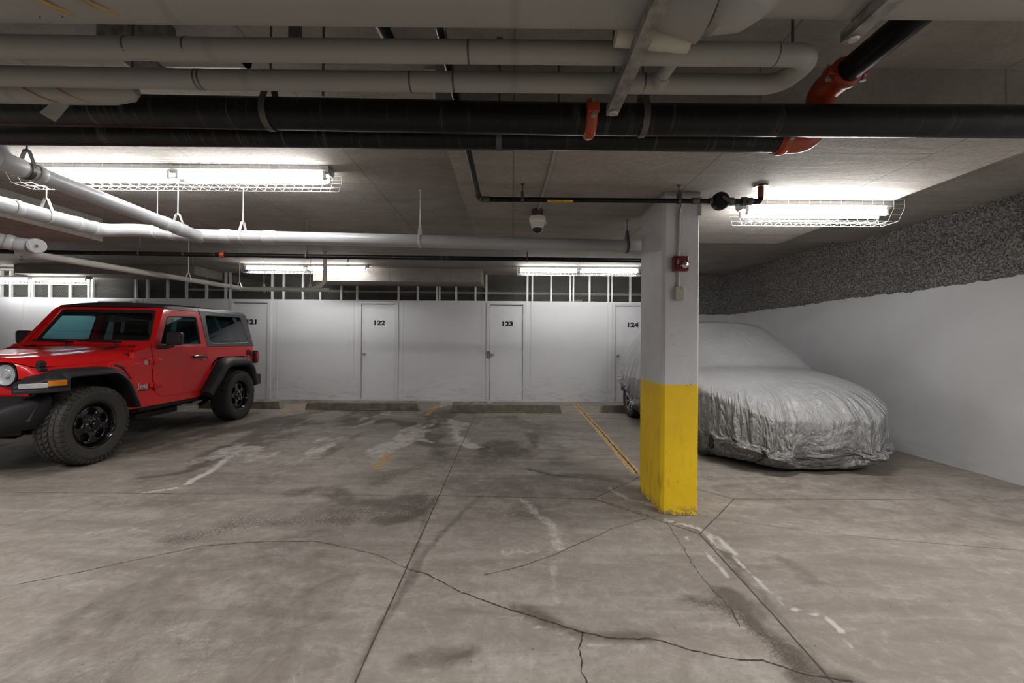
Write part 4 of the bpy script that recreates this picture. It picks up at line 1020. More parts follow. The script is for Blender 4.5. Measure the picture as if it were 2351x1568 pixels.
for s in (1, -1):      # hood side seam shadow
    m.tube([(s*.678, -.34, .982), (s*.703, -.1, .992), (s*.731, .2, 1.007), (s*.755, .5, 1.024), (s*.775, .80, 1.042)], .0035, 6)
    m.tube([(s*.775, .80, 1.043), (s*.802, .868, 1.045)], .003, 6)
part('hood_seam', m, INT)
for s in (1, -1):
    m = MB(); m.box((s*.685, -.30, 1.005), (.045, .06, .085), Matrix.Rotation(s*.35, 3, 'Y')); m.box((s*.70, -.30, .965), (.035, .075, .035)); m.box((s*.708, -.30, 1.01), (.02, .03, .03))
    part('hood_latch', m, BLK, bevel=.008)
m = MB(); m.bb(-.40, .42, .74, .83, 1.158, 1.172); part('cowl_vent', m, BLK, bevel=.006)
for x in (-.52, .50):
    m = MB(); m.box((x, .60, 1.155), (.10, .035, .014)); part('washer_nozzle', m, BLK, bevel=.005)
# grille
gp = rpoly([(-.64, .62), (.64, .62), (.665, .80), (.625, .985), (.5, 1.03), (-.5, 1.03), (-.625, .985), (-.665, .80)], .05, 4)
m = MB(); m.prism(gp, lambda x, z: Vector((x, -.425+.05*(x/.66)**2, z)), lambda x, z: Vector((x, -.36, z))); g = part('grille', m, RED, bevel=.012)
for k in range(7):
    x = (k-3)*.112; m = MB(); sl = rpoly([(x-.03, .70), (x+.03, .70), (x+.03, .98), (x-.03, .98)], .028, 4)
    m.prism(sl, lambda x, z: Vector((x, -.432+.05*(x/.66)**2, z)), lambda x, z: Vector((x, -.40, z))); part('grille_slot', m, INT, g)
for s in (1, -1):
    h = MB(); o_ = (s*.515, -.430, .925)
    h.lathe([(.106, .06), (.106, -.008), (.100, -.014), (.094, -.004), (.092, .02)], o_, 'Y', 40, caps=False); hb = part('headlight', h, BLK)
    h = MB(); h.lathe([(.092, .0), (.07, .012), (.03, .020), (.002, .021)], o_, 'Y', 32, caps=False); h.lathe([(.026, .02), (.026, -.010), (.002, -.013)], o_, 'Y', 20); part('reflector', h, REFL, hb)
    h = MB(); h.lathe([(.093, -.004), (.08, -.020), (.055, -.032), (.002, -.038)], o_, 'Y', 36, caps=False); part('lens', h, m_glass('headlight_lens_%d' % s, (.8, .83, .84)), hb)
# front bumper
m = MB()
bp = [(.0, -.72), (.42, -.70), (.62, -.66), (.775, -.46), (.80, -.30), (.76, -.27), (.60, -.36), (.55, -.44), (.0, -.46)]
full = bp+[(-x, y) for x, y in bp[-2:0:-1]]
def ztop_b(y): return .605+.13*max(0, min(1, (y+.66)/.22))
def brow(k, dy, q): return [Vector((x*k if abs(x) > .1 else x, y+dy*(1 if y < -.5 else .3), .43+q*(ztop_b(y)-.43))) for x, y in full]
m.loft([brow(k, dy, q) for k, dy, q in ((.93, .06, 0), (.97, .02, .17), (1, 0, .42), (1, -.005, .75), (.985, .0, .9), (.95, .03, 1))], close=True, caps=True)
part('front_bumper', m, BLK, bevel=.008, angle=40)
for s in (1, -1):
    m = MB(); m.lathe([(.055, .04), (.055, -.005), (.04, -.01), (.002, -.01)], (s*.55, -.68, .60), 'Y', 24); part('fog_light', m, RIM)
m = MB(); m.bb(-.36, .36, -.60, -.40, .36, .45); part('skid_plate', m, BLK, bevel=.02)
# doors
for s in (1, -1):
    dp = rpoly([(.880, .672), (.915, .605), (.985, .563), (1.07, .545), (1.79, .555), (1.838, .61), (1.873, .70), (1.873, 1.178), (.880, 1.178)], [.03, .05, .05, .03, .05, .05, .03, 0, 0], 3)
    m = MB(); m.prism(dp, side(s, .006), side(s, -.035))
    # upper frame with window opening
    fo = rpoly([(.885, 1.17), (1.205, 1.655), (1.868, 1.672), (1.873, 1.17)], [.01, .03, .04, .01], 4)
    fi = rpoly([(1.005, 1.195), (1.235, 1.568), (1.800, 1.600), (1.765, 1.195)], [.03, .05, .05, .03], 4)
    m.ring(fo, fi, side(s, .004), side(s, -.035))
    d = part('door', m, RED, angle=30, bevel=.004)
    m = MB(); m.prism(rpoly([(.99, 1.18), (1.225, 1.575), (1.81, 1.608), (1.775, 1.18)], .04, 3), side(s, -.012), side(s, -.016)); part('window_glass', m, GLS, d)
    m = MB(); fi2 = rpoly([(1.022, 1.207), (1.244, 1.558), (1.790, 1.588), (1.755, 1.207)], [.03, .05, .05, .03], 4)
    m.ring(fi, fi2, side(s, .002), side(s, -.02)); part('window_seal', m, MT['chrome'] if False else BLK, d)
    m = MB(); m.ribbon([side(s, .006)(a, 1.196) for a in np.linspace(1.05, 1.77, 9)], (0, 0, .009), .004); part('window_bright_strip', m, MT['galv'], d)
    m = MB(); y0, y1 = 1.555, 1.83
    m.tube([side(s, .022)(a, 1.032-.002*k) for k, a in enumerate(np.linspace(y0, y1, 6))], .018, 14, radii=[.012, .019, .019, .018, .018, .014]); m.box(side(s, .006)(1.66, 1.02), (.02, .13, .03)); hd = part('door_handle', m, RIM, d, bevel=.003)
    m = MB(); m.lathe([(.010, 0), (.010, .010)], tuple(side(1, .004)(1.765, .985)), 'X', 14)
    if s < 0: m.v = [Vector((-p.x, p.y, p.z)) for p in m.v]
    part('lock', m, MT['beige'], d)
    for z in (.995, .705):
        m = MB()
        for dz in (-.028, .0, .028): m.tube([side(s, .026)(.875+.005*dz, z+dz-.012), side(s, .026)(.875, z+dz+.012)], .0135, 10)
        m.box(side(s, .018)(.935, z), (.020, .11, .05)); m.box(side(s, .014)(.835, z), (.015, .05, .055))
        for dz in (-.014, .014): m.lathe([(.008, 0), (.006, .006)], (s*(bz(z)+.028), .95, z+dz), 'X', 8)
        part('hinge', m, RED, d, bevel=.006)
    # mirror
    m = MB(); m.tube([side(s, -.01)(.95, 1.165), side(s, .05)(1.02, 1.16), (s*.89, 1.08, 1.19)], .022, 12, bend=.04); arm = part('mirror_arm', m, BLK, d)
    m = MB(); mp = rpoly([(.800, 1.185), (.985, 1.192), (.99, 1.362), (.81, 1.362)], .04, 5)
    m.prism(mp, lambda x, z: Vector((s*x, 1.05, z)), lambda x, z: Vector((s*(.90+(x-.90)*.94), 1.135, 1.27+(z-1.27)*.93))); mr = part('mirror', m, BLK, d, bevel=.02, seg=3)
    m = MB(); m.prism(rpoly([(.825, 1.205), (.965, 1.205), (.965, 1.345), (.828, 1.34)], .03, 4), lambda x, z: Vector((s*x, 1.136, z)), lambda x, z: Vector((s*x, 1.139, z))); part('mirror_glass', m, MT['chrome'], mr)
m = MB()
for s in (1, -1): m.prism([(.85, .50), (1.90, .50), (1.90, 1.15), (.85, 1.15)], side(s, -.055), side(s, -.06))
part('door_lining', m, INT)
# windscreen frame + glass
def wsf(off): return lambda x, t: Vector((x, .955+.285*t-off*.85, 1.17+.505*t+off*.35))
outer = rpoly([(-.775, 0), (.775, 0), (.665, .985), (-.665, .985)], [.02, .02, .05, .05], 4)
inner = rpoly([(-.675, .135), (.675, .135), (.575, .925), (-.575, .925)], .05, 4)
m = MB(); m.ring(outer, inner, wsf(.02), wsf(-.035)); wf = part('windscreen_frame', m, RED, angle=30, bevel=.008)
m = MB(); inn2 = rpoly([(-.640, .175), (.640, .175), (.545, .85), (-.545, .85)], .05, 4)
m.ring(rpoly([(-.680, .13), (.680, .13), (.58, .93), (-.58, .93)], .05, 4), inn2, wsf(.004), wsf(-.008)); part('glass_border', m, INT, wf)
m = MB(); m.prism(rpoly([(-.68, .13), (.68, .13), (.58, .93), (-.58, .93)], .05, 4), wsf(.0), wsf(-.004)); part('windscreen', m, WSG, wf)
for x0, x1 in ((.38, -.06), (-.18, -.58)):
    m = MB(); m.tube([(x0, .86, 1.185), (x0-.12, .94, 1.235), (x1, .965, 1.262)], .006, 8); m.ribbon([(x0-.02, .951, 1.225), (x1-.1, .956, 1.245)], (0, .01, .015), .006); m.lathe([(.018, 0), (.014, .02)], (x0, .86, 1.175), 'Z', 12)
    part('wiper', m, BLK, wf)
for s in (1, -1):
    m = MB(); m.bb(s*.55, s*.63, .80, .88, 1.165, 1.185); part('cowl_bracket', m, BLK, wf, bevel=.006)
# hardtop
m = MB()
def roofrow(a, ze, w, zc_):
    pts = []
    for u in np.linspace(-1, 1, 25):
        q = abs(u); x = w*min(1, q/.93) if q < .93 else w+(q-.93)/.07*.012
        z = zc_-(zc_-ze)*q**2.2 if q < .93 else ze-(q-.93)/.07*.045-(zc_-ze)*0
        if q < .93: z = zc_-(zc_-ze)*(q/.93)**3
        pts.append(Vector((math.copysign(x, u) if q > 1e-6 else 0, a, z)))
    return pts
rr_ = [roofrow(a, ze, w, zc_) for a, ze, w, zc_ in ((1.222, 1.672, .645, 1.685), (1.25, 1.695, .648, 1.72), (1.32, 1.705, .648, 1.745), (1.60, 1.715, .648, 1.765), (1.868, 1.722, .648, 1.775))]
m.loft(rr_); m.loft([[p-Vector((0, 0, .03)) for p in r] for r in rr_]); part('roof_panel', m, TOP, angle=40)
m = MB()
rr_ = [roofrow(a, ze, w, zc_) for a, ze, w, zc_ in ((1.874, 1.722, .65, 1.776), (2.3, 1.732, .65, 1.782), (2.8, 1.738, .65, 1.778), (3.0, 1.735, .648, 1.765), (3.05, 1.72, .64, 1.735), (3.07, 1.68, .63, 1.69))]
m.loft(rr_)
for s in (1, -1):
    fo = rpoly([(1.880, BEL), (1.880, 1.690), (3.045, 1.70), (3.075, BEL)], [.004, .01, .05, .01], 4)
    fi = rpoly([(1.955, 1.215), (1.985, 1.625), (2.87, 1.650), (2.935, 1.225)], [.05, .04, .05, .05], 4)
    m.ring(fo, fi, side(s, .006), side(s, -.03))
m.ring(rpoly([(-.775, BEL), (.775, BEL), (.65, 1.70), (-.65, 1.70)], .02, 3), rpoly([(-.62, 1.22), (.62, 1.22), (.54, 1.63), (-.54, 1.63)], .02, 3), lambda x, z: Vector((x, 3.07, z)), lambda x, z: Vector((x, 3.03, z)))
ht = part('hardtop', m, TOP, angle=35, bevel=.004)
for s in (1, -1):
    m = MB(); m.prism(rpoly([(1.95, 1.21), (1.98, 1.63), (2.875, 1.655), (2.94, 1.22)], [.05, .04, .05, .05], 4), side(s, .001), side(s, -.003)); part('rear_side_window', m, PRV, ht)
    m = MB(); m.ribbon([side(s, .009)(a, z) for a, z in ((1.975, 1.235), (2.0, 1.218), (2.05, 1.212), (2.5, 1.218), (2.86, 1.222), (2.905, 1.235))], (0, 0, .012), .004); part('window_bright_strip', m, MT['chrome'], ht)  # bright reflection along the window's lower edge, put in as a chrome strip
m = MB(); m.prism([(-.62, 1.22), (.62, 1.22), (.54, 1.63), (-.54, 1.63)], lambda x, z: Vector((x, 3.052, z)), lambda x, z: Vector((x, 3.048, z))); part('rear_window', m, GLS, ht)
# flares
def flare(s, path, lip, name='fender_flare'):
    P_ = [Vector((0, a, z)) for a, z in path]; n = len(P_); rows = []
    for i, p in enumerate(P_):
        t = (P_[min(i+1, n-1)]-P_[max(i-1, 0)]).normalized(); nn = Vector((0, -t.z, t.y))     # outward from the wheel
        if nn.z < 0 and abs(t.z) < .5: nn = -nn
        sec = [(.755, .055), (.84, .050), (.90, .034), (.932, .004), (.938, -lip*.5), (.925, -lip*.9), (.905, -lip), (.76, -lip*.9)]
        rows.append([Vector((s*x, 0, 0))+p+nn*h for x, h in sec])
    m = MB(); m.loft(rows, close=True, caps=True); return part(name, m, BLK, angle=50)
def smooth_path(pts, k=.10, n=6):
    out = rpoly([(p[0], p[1]) for p in pts], k, n); return out
def arch(pts, k):
    q = rpoly(pts+[(pts[-1][0]+.5, -5), (pts[0][0]-.5, -5)], [0]+[k]*(len(pts)-2)+[0, 0, 0], 7); return q[:len(q)-2]
for s in (1, -1):
    f1 = flare(s, arch([(-.335, .862), (-.27, .914), (.25, .918), (.39, .81), (.54, .50)], .10), .03)
    # front block that carries the lamps
    plan = [(.67, -.27), (.675, -.42), (.70, -.555), (.735, -.57), (.80, -.53), (.90, -.43), (.936, -.33), (.93, -.27)]
    m = MB(); zt = lambda y: .86+max(0, (y+.60))*.08
    def zt(y): return .845+.085*max(0, min(1, (y+.57)/.20))
    rows_ = [[Vector((s*x, y, z)) for x, y in plan] for z in (.765, .79)]+[[Vector((s*(.68+(x-.68)*.985), y+.004, .797)) for x, y in plan], [Vector((s*x, y, .81)) for x, y in plan]]
    rows_ += [[Vector((s*(.68+(x-.68)*.99), y+.006, min(.885, zt(y)-.012))) for x, y in plan], [Vector((s*(.67+(x-.67)*.80), y+(.03 if y < -.41 else 0), zt(y)+.012)) for x, y in plan]]
    m.loft(rows_, close=True, caps=True)
    part('flare_nose', m, BLK, f1, angle=30, bevel=.006)
    m = MB(); m.loft([[Vector((s*x, y, z)) for x, y in ((.762, -.560), (.803, -.534), (.895, -.442), (.88, -.41), (.77, -.50))] for z in (.812, .856)], close=True, caps=True); part('running_light', m, LENS, f1, bevel=.004)
    m = MB(); m.loft([[Vector((s*x, y, z)) for x, y in ((.893, -.444), (.906, -.430), (.943, -.33), (.943, -.315), (.90, -.30), (.87, -.42))] for z in (.824, .876)], close=True, caps=True); part('turn_signal', m, AMB, f1, bevel=.004)
    flare(s, arch([(1.735, .50), (2.09, .885), (2.24, .945), (2.73, .938), (2.87, .80), (2.965, .53)], .11), .085)
    m = MB(); m.prism([(.36, .985), (.43, .965), (.53, .885), (.52, .865), (.40, .955), (.33, .97)], side(s, .008), side(s, -.01)); part('fender_vent', m, BLK, bevel=.003)
    m = MB(); m.prism([(.45, .945), (.60, .99), (.70, .985), (.56, .80), (.535, .83)], side(s, .012), side(s, -.01)); part('fender_scoop', m, RED, bevel=.012, seg=3)
    m = MB(); m.lathe([(.030, .0), (.030, .006), (.002, .009)], (.7985, .765, .985), 'X', 24)
    if s < 0: m.v = [Vector((-p.x, p.y, p.z)) for p in m.v]
    part('round_badge', m, MT['fixture'])
    m = MB(); m.lathe([(.072, .0), (.072, .008), (.058, .012), (.056, .004), (.002, .004)], (bz(1.02)-.004, 2.905, 1.035), 'X', 28); m.bb(bz(1.02), bz(1.02)+.02, 2.865, 2.945, 1.03, 1.045)
    if s > 0: part('fuel_filler', m, BLK)
    m = MB(); m.bb(s*.70, s*.84, 3.045, 3.13, .87, 1.09); tl = part('tail_light', m, BLK, bevel=.015, seg=3)
    m = MB(); m.bb(s*.72, s*.846, 3.06, 3.145, .90, 1.06); part('tail_lens', m, REDL, tl, bevel=.01)
m = MB(); rb = rpoly([(-.86, 3.0), (-.86, 3.19), (-.6, 3.26), (.6, 3.26), (.86, 3.19), (.86, 3.0), (.70, 3.0), (.6, 3.08), (-.6, 3.08), (-.70, 3.0)], .02, 3)
m.prism(rb, lambda x, y: Vector((x, y, .50)), lambda x, y: Vector((x, y, .68))); part('rear_bumper', m, BLK, bevel=.015)
# side lettering badge
side_mat = Matrix.Translation((bz(.71)+.0015, .730, .712)) @ Matrix.Rotation(PI/2, 4, 'Z') @ Matrix.Rotation(PI/2, 4, 'X')
text_mesh('Jeep', .088, 'lettering_badge', MT['chrome'], car, side_mat, offset=.0022, extrude=.003, sx=1.12)
m = MB(); m.bb(.80, .8035, .66, .80, .652, .662); part('trim_badge', m, BLK)
# interior
m = MB(); m.bb(-.70, .70, .98, 1.20, .75, 1.13); m.bb(-.35, .35, 1.0, 1.16, 1.10, 1.19); part('dashboard', m, INT, bevel=.03)
m = MB()
sw = [(.36+.185*math.cos(a), 1.36+.07*math.sin(a), 1.10+.17*math.sin(a)) for a in np.linspace(0, 2*PI, 33)[:-1]]
m.tube(sw, .014, 8, closed=True); m.tube([(.36, 1.36, 1.10), (.36, 1.15, 1.02)], .03, 10); m.bb(.20, .52, 1.35, 1.37, 1.085, 1.115); part('steering_wheel', m, SEATM)
for s in (1, -1):
    m = MB(); m.box((s*.37, 1.72, .78), (.48, .50, .16)); m.box((s*.37, 1.99, 1.05), (.46, .12, .62), Matrix.Rotation(math.radians(-14), 3, 'X')); seat = part('seat', m, SEATM, bevel=.045, seg=3)
    m = MB(); m.box((s*.37, 2.08, 1.44), (.27, .10, .19), Matrix.Rotation(math.radians(-8), 3, 'X')); m.tube([(s*.37-.06, 2.06, 1.3), (s*.37-.06, 2.07, 1.38)], .008, 8); m.tube([(s*.37+.06, 2.06, 1.3), (s*.37+.06, 2.07, 1.38)], .008, 8); part('headrest', m, SEATM, seat, bevel=.04, seg=3)
m = MB()
for s in (1, -1): m.tube([(s*.60, 1.22, 1.60), (s*.60, 2.0, 1.64), (s*.60, 2.75, 1.60), (s*.66, 2.9, 1.1)], .038, 12, bend=.12); m.tube([(s*.60, 2.05, 1.64), (s*.68, 2.05, .75)], .04, 12)
m.tube([(-.60, 2.05, 1.64), (.60, 2.05, 1.64)], .035, 12); m.tube([(-.60, 1.28, 1.61), (.60, 1.28, 1.61)], .03, 12); part('roll_bar', m, SEATM)
m = MB(); m.box((0, 1.33, 1.52), (.24, .05, .06)); m.tube([(0, 1.30, 1.60), (0, 1.31, 1.53)], .012, 8); part('rear_view_mirror', m, SEATM, bevel=.015)
m = MB(); m.box((0, 2.62, .98), (1.0, .16, .36), Matrix.Rotation(math.radians(-12), 3, 'X')); part('rear_seat', m, SEATM, bevel=.05, seg=3)

# wheels
def wheel(s, a, cx=.797, R=.39, spare=False, steer=0):
    """hub axis along local x; built once, copied for the others"""
    w = thing('wheel', None, None, (s*cx, a, R), rz=(0 if s > 0 else PI)+steer); w.parent = car
    return w
def tyre_mesh(R, W, rim):
    m = MB(); h = W/2
    prof = [(rim, -h*.80), (rim+.02, -h*.93), (rim+.07, -h*1.03), (R-.05, -h*1.0), (R-.022, -h*.94), (R-.012, -h*.80), (R-.010, 0), (R-.012, h*.80), (R-.022, h*.94), (R-.05, h*1.0), (R-.052, h*1.012), (rim+.085, h*1.035), (rim+.08, h*1.028), (rim+.03, h*.98), (rim+.012, h*.93), (rim-.004, h*.80), (rim-.006, h*.5), (rim-.01, -h*.80)]
    m.lathe(prof, (0, 0, 0), 'X', 96, caps=False)
    def block(th, xc, lw, lt, r0, r1, skew=0, tilt=0):
        vs = []
        for rr in (r0, r1):
            for dx, dt in ((-1, -1), (1, -1), (1, 1), (-1, 1)):
                k = .9 if rr == r1 else 1
                x = xc+dx*lw/2*k; tt = th+(dt*lt/2*k+skew*dx*lw/2)/R; r2 = rr-abs(x)**2*tilt
                vs.append((x, r2*math.cos(tt), r2*math.sin(tt)))
        m.add(vs, [(0, 1, 2, 3), (4, 5, 6, 7), (0, 1, 5, 4), (1, 2, 6, 5), (2, 3, 7, 6), (3, 0, 4, 7)])
    N = 46
    for k in range(N):
        t0 = 2*PI*k/N; g = 2*PI*R/N
        for sx in (-1, 1):
            block(t0+(.5*2*PI/N if sx > 0 else 0), sx*h*.82, h*.30, g*.72, R-.016, R-.001+(.0), .12*sx, .5)
            vs = []
            block(t0+(.5*2*PI/N if sx > 0 else 0), sx*h*.975, h*.10, g*.62, R-.048, R-.020, 0, 0)
            block(t0+(.25*2*PI/N if sx > 0 else .7*2*PI/N), sx*h*.42, h*.30, g*.78, R-.016, R, .5*sx, 0)
        block(t0+.33*2*PI/N, 0, h*.34, g*.66, R-.016, R+.0005, -.7, 0)
    return m
def rim_mesh(rim):
    m = MB(); NR, NA = 64, 340; rows = []
    for i in range(NR+1):
        r = .012+(rim-.012)*i/NR; row = []
        # dished face
        if r < .052: x = .040
        elif r < .075: x = .040-(r-.052)/.023*.018
        elif r < rim-.05: x = .022+.006*math.sin((r-.075)/(rim-.125)*PI)
        elif r < rim-.030: x = .022-.028*((r-(rim-.05))/.020)
        elif r < rim-.016: x = -.006+.055*((r-(rim-.030))/.014)
        elif r < rim-.008: x = .049+.012*((r-(rim-.016))/.008)
        else: x = .061
        for k in range(NA):
            an = 2*PI*k/NA; dx = x
            for j in range(5):
                ac = 2*PI*j/5+PI/2+.05; rc = .136
                u = r*math.cos(an-ac)-rc; v = r*math.sin(an-ac)
                if r*math.cos(an-ac) < 0: continue
                d = math.sqrt((u/.038)**2+(v/.052)**2)
                if d < 1.0: dx = x-.05*min(1, (1-d)/.18)
                elif d < 1.18: dx = x-.010*(1-(d-1)/.18)
            row.append(Vector((dx, r*math.cos(an), r*math.sin(an))))
        rows.append(row)
    m.loft(rows, close=True); return m
WR = .236
w0 = wheel(1, .02)
tm = tyre_mesh(.39, .245, WR).build('tyre', MT['rubber'], w0, local=True, angle=30)
rm_ = rim_mesh(WR-.002); rm_.v = [p+Vector((.045, 0, 0)) for p in rm_.v]; rimo = rm_.build('rim', RIM, w0, local=True, angle=40, fix=False)
m = MB(); m.lathe([(WR-.006, .108), (WR-.008, -.10)], (0, 0, 0), 'X', 48, caps=False); m.lathe([(.15, -.02), (.15, -.04)], (0, 0, 0), 'X', 32); m.build('wheel_barrel', INT, rimo, local=True, fix=False)
m = MB(); m.lathe([(.034, .03), (.034, .058), (.028, .064), (.002, .066)], (.045-.0, 0, 0), 'X', 28); m.build('hub_cap', RIM, rimo, local=True)
for j in range(5):
    an = 2*PI*j/5+PI/2+.05+PI/5; m = MB(); m.tube([(.055, .0635*math.cos(an), .0635*math.sin(an)), (.098, .0635*math.cos(an), .0635*math.sin(an))], .0095, 8, radii=[.0095, .0085]); m.build('lug_nut', MT['chrome'], rimo, local=True)
def dup_wheel(s, a, loc=None):
    r = w0.copy(); COL.objects.link(r); r.location = loc or (s*.797, a, .39); r.rotation_euler = (.9 if s > 0 else .3, 0, 0 if s > 0 else PI)
    for ch in list(w0.children):
        c = ch.copy(); COL.objects.link(c); c.parent = r
        for g in ch.children:
            d = g.copy(); COL.objects.link(d); d.parent = c
    return r
dup_wheel(1, 2.49); dup_wheel(-1, .02); dup_wheel(-1, 2.49)
sp_ = dup_wheel(1, 0, (0.08, 3.24, .98)); sp_.rotation_euler = (0, 0, PI/2); sp_.name = 'spare_wheel'
# ------------------------------------------------------------------ car under a grey cover
CL = 3.92; YAW = math.radians(3.0)
def sdf(p):
    """implicit hatchback body; x across, y from nose to tail, z up"""
    x, y, z = p[..., 0], p[..., 1], p[..., 2]
    k = .055
    ax = np.sqrt(x*x+1e-4)
    # lower body
    wb = .885-.16*np.clip((.75-y)/.75, 0, 1)**2.2-.10*np.clip((y-3.3)/.6, 0, 1)**2-.05*np.clip((z-.55)/.5, 0, 1)**2-.06*np.clip((.35-z)/.25, 0, 1)
    Hb = np.interp(y, [-.1, .0, .10, .25, .5, .8, 1.15, 1.4, 3.5, 3.9, 4.1], [.52, .60, .70, .785, .86, .925, .98, .99, 1.0, .97, .92])-.05*(ax/.85)**3
    nose = .10*np.clip((z-.5)/.35, 0, 1)**2+.10*np.clip((.28-z)/.2, 0, 1)+.25*(ax/.85)**4
    tail = .12*np.clip((z-.75)/.3, 0, 1)
    f1 = k*np.log(np.exp((ax-wb)/k)+np.exp((z-Hb)/k)+np.exp((nose-y)/k)+np.exp((y-CL+tail)/k)+np.exp((.18-z)/k)+1e-12)
    Hc = np.interp(y, [.9, 1.15, 1.45, 1.85, 2.3, 2.8, 3.3, 3.6, 3.85, 4.1], [.80, .985, 1.27, 1.545, 1.585, 1.585, 1.53, 1.42, 1.0, .4])-.04*(ax/.6)**3
    wc = .83-(z-.95)*.34
    f2 = k*np.log(np.exp((ax-wc)/k)+np.exp((z-Hc)/k*.75)+np.exp((.8-z)/k)+1e-12)
    # mirrors
    f3 = np.sqrt(((ax-.93)/.10)**2+((y-1.42)/.08)**2+((z-1.03)/.08)**2)*.08-.08
    return np.minimum(np.minimum(f1, f2), f3)
def push(p, off):
    f = sdf(p); e = .008; g = np.stack([sdf(p+np.array(v)*e)-f for v in ((1, 0, 0), (0, 1, 0), (0, 0, 1))], -1)/e
    n2 = np.sum(g*g, -1)+1e-6; d = np.clip(off-f, 0, .08)
    return p+g*(d/n2)[..., None], (f < off)
NA, NR = 440, 120
th = np.linspace(0, 2*PI, NA, endpoint=False)
# plan outline (superellipse) of the cover
cxx, cyy = 0.0, CL/2
ca_, sa_ = np.cos(th), np.sin(th); pw = 2/4.2
ox = np.sign(ca_)*np.abs(ca_)**pw*.93; oy = np.sign(sa_)*np.abs(sa_)**pw*(CL/2+.03)
tt = np.linspace(0, 1, NR); TS = .56
rest = np.zeros((NA, NR, 3))
zz = np.linspace(0, 1.9, 120)
for j, t in enumerate(tt):
    if t < TS:
        q = (t/TS); qq = q**.92
        x = ox*qq*.985; y = cyy+oy*qq*.985
        pts = np.stack([np.repeat(x[:, None], 120, 1), np.repeat(y[:, None], 120, 1), np.repeat(zz[None], NA, 0)], -1)
        F_ = sdf(pts); inside = F_ < .012
        top = np.where(inside.any(1), zz[119-np.argmax(inside[:, ::-1], 1)], np.nan)
        top = np.where(np.isnan(top), .62, top); rest[:, j] = np.stack([x, y, top+.01], -1)
        jl = j
    else:
        q = (t-TS)/(1-TS); zt = rest[:, jl, 2]
        # hem height round the car: lifted over the rear left wheel
        hem = .075+.10*np.exp(-((th-PI*.0)/1.0)**2)*0+.02*np.sin(th*5)
        X, Y = ox, cyy+oy
        lift = np.exp(-((X+.93)/.34)**2)*(1/(1+np.exp(-(Y-2.80)/.10)))
        hem = hem+.36*lift
        hem = hem+.12/(1+np.exp(-(Y-3.35)/.06))
        hem = hem+.06*np.exp(-((X-.9)/.3)**2)*(Y > .9)
        bul = 1+.055*math.sin(PI*q**1.5)-.05*q**4
        z = zt+(hem-zt)*q
        rest[:, j] = np.stack([ox*bul, cyy+oy*bul, z], -1)
# smooth the drape template a little
for _ in range(4):
    r2 = rest.copy(); r2[:, 1:-1] = (rest[:, 1:-1]*2+rest[:, :-2]+rest[:, 2:])/4; rest = (r2*2+np.roll(r2, 1, 0)+np.roll(r2, -1, 0))/4
P_ = rest.astype(np.float64)
slack_a = 1+.0*tt; slack_a = 1.01+.24*np.clip((tt-.50)/.35, 0, 1)-.20*np.clip((tt-.93)/.07, 0, 1)
La = np.linalg.norm(np.roll(P_, -1, 0)-P_, axis=-1)*slack_a[None]
Lr = np.linalg.norm(P_[:, 1:]-P_[:, :-1], axis=-1)*(1.0+.03*np.clip((tt[1:]-.4)/.4, 0, 1))[None]
Ls1 = np.linalg.norm(np.roll(P_, -1, 0)[:, 1:]-P_[:, :-1], axis=-1)*1.03; Ls2 = np.linalg.norm(np.roll(P_, -1, 0)[:, :-1]-P_[:, 1:], axis=-1)*1.03
La2 = np.linalg.norm(np.roll(P_, -3, 0)-P_, axis=-1)*slack_a[None]*.90
rs = np.random.RandomState(5)
nzf = np.zeros((NA, NR, 3))
k1 = rs.rand(3, 8)
for c in range(3):
    nn_ = rs.randn(NA//6, NR//5); nn_ = np.kron(nn_, np.ones((6, 5)))[:, :NR]; pad = np.zeros((NA, NR)); pad[:nn_.shape[0], :nn_.shape[1]] = nn_
    for _ in range(4): pad = (pad+np.roll(pad, 1, 0)+np.roll(pad, -1, 0)+np.roll(pad, 1, 1)+np.roll(pad, -1, 1))/5
    nzf[..., c] = pad
wgt = np.clip((tt-.45)/.3, 0, 1)[None, :, None]
rsf = np.random.RandomState(11)
wob = sum(rsf.uniform(.5, 1)*np.sin(k*th[:, None]+rsf.uniform(0, 6.28)+rsf.uniform(-9, 9)*tt[None]) for k in rsf.randint(10, 44, 14))/4
outw = np.stack([np.cos(th), np.sin(th), 0*th], -1)[:, None]
P_ = P_+nzf*.03*wgt*np.array([1, 1, .3])+outw*(np.abs(wob)*.075)[..., None]*wgt
V_ = np.zeros_like(P_)
def solve(A, B, L, st=1.0, only_stretch=False):
    d = B-A; ln = np.sqrt(np.sum(d*d, -1))+1e-9; c = (ln-L)/ln*.5*st
    if only_stretch: c = np.where(ln > L, c, c)
    return d*c[..., None]
e0 = np.arange(0, NA, 2); e1 = (e0+1) % NA; o0 = np.arange(1, NA, 2); o1 = (o0+1) % NA
IT = 200
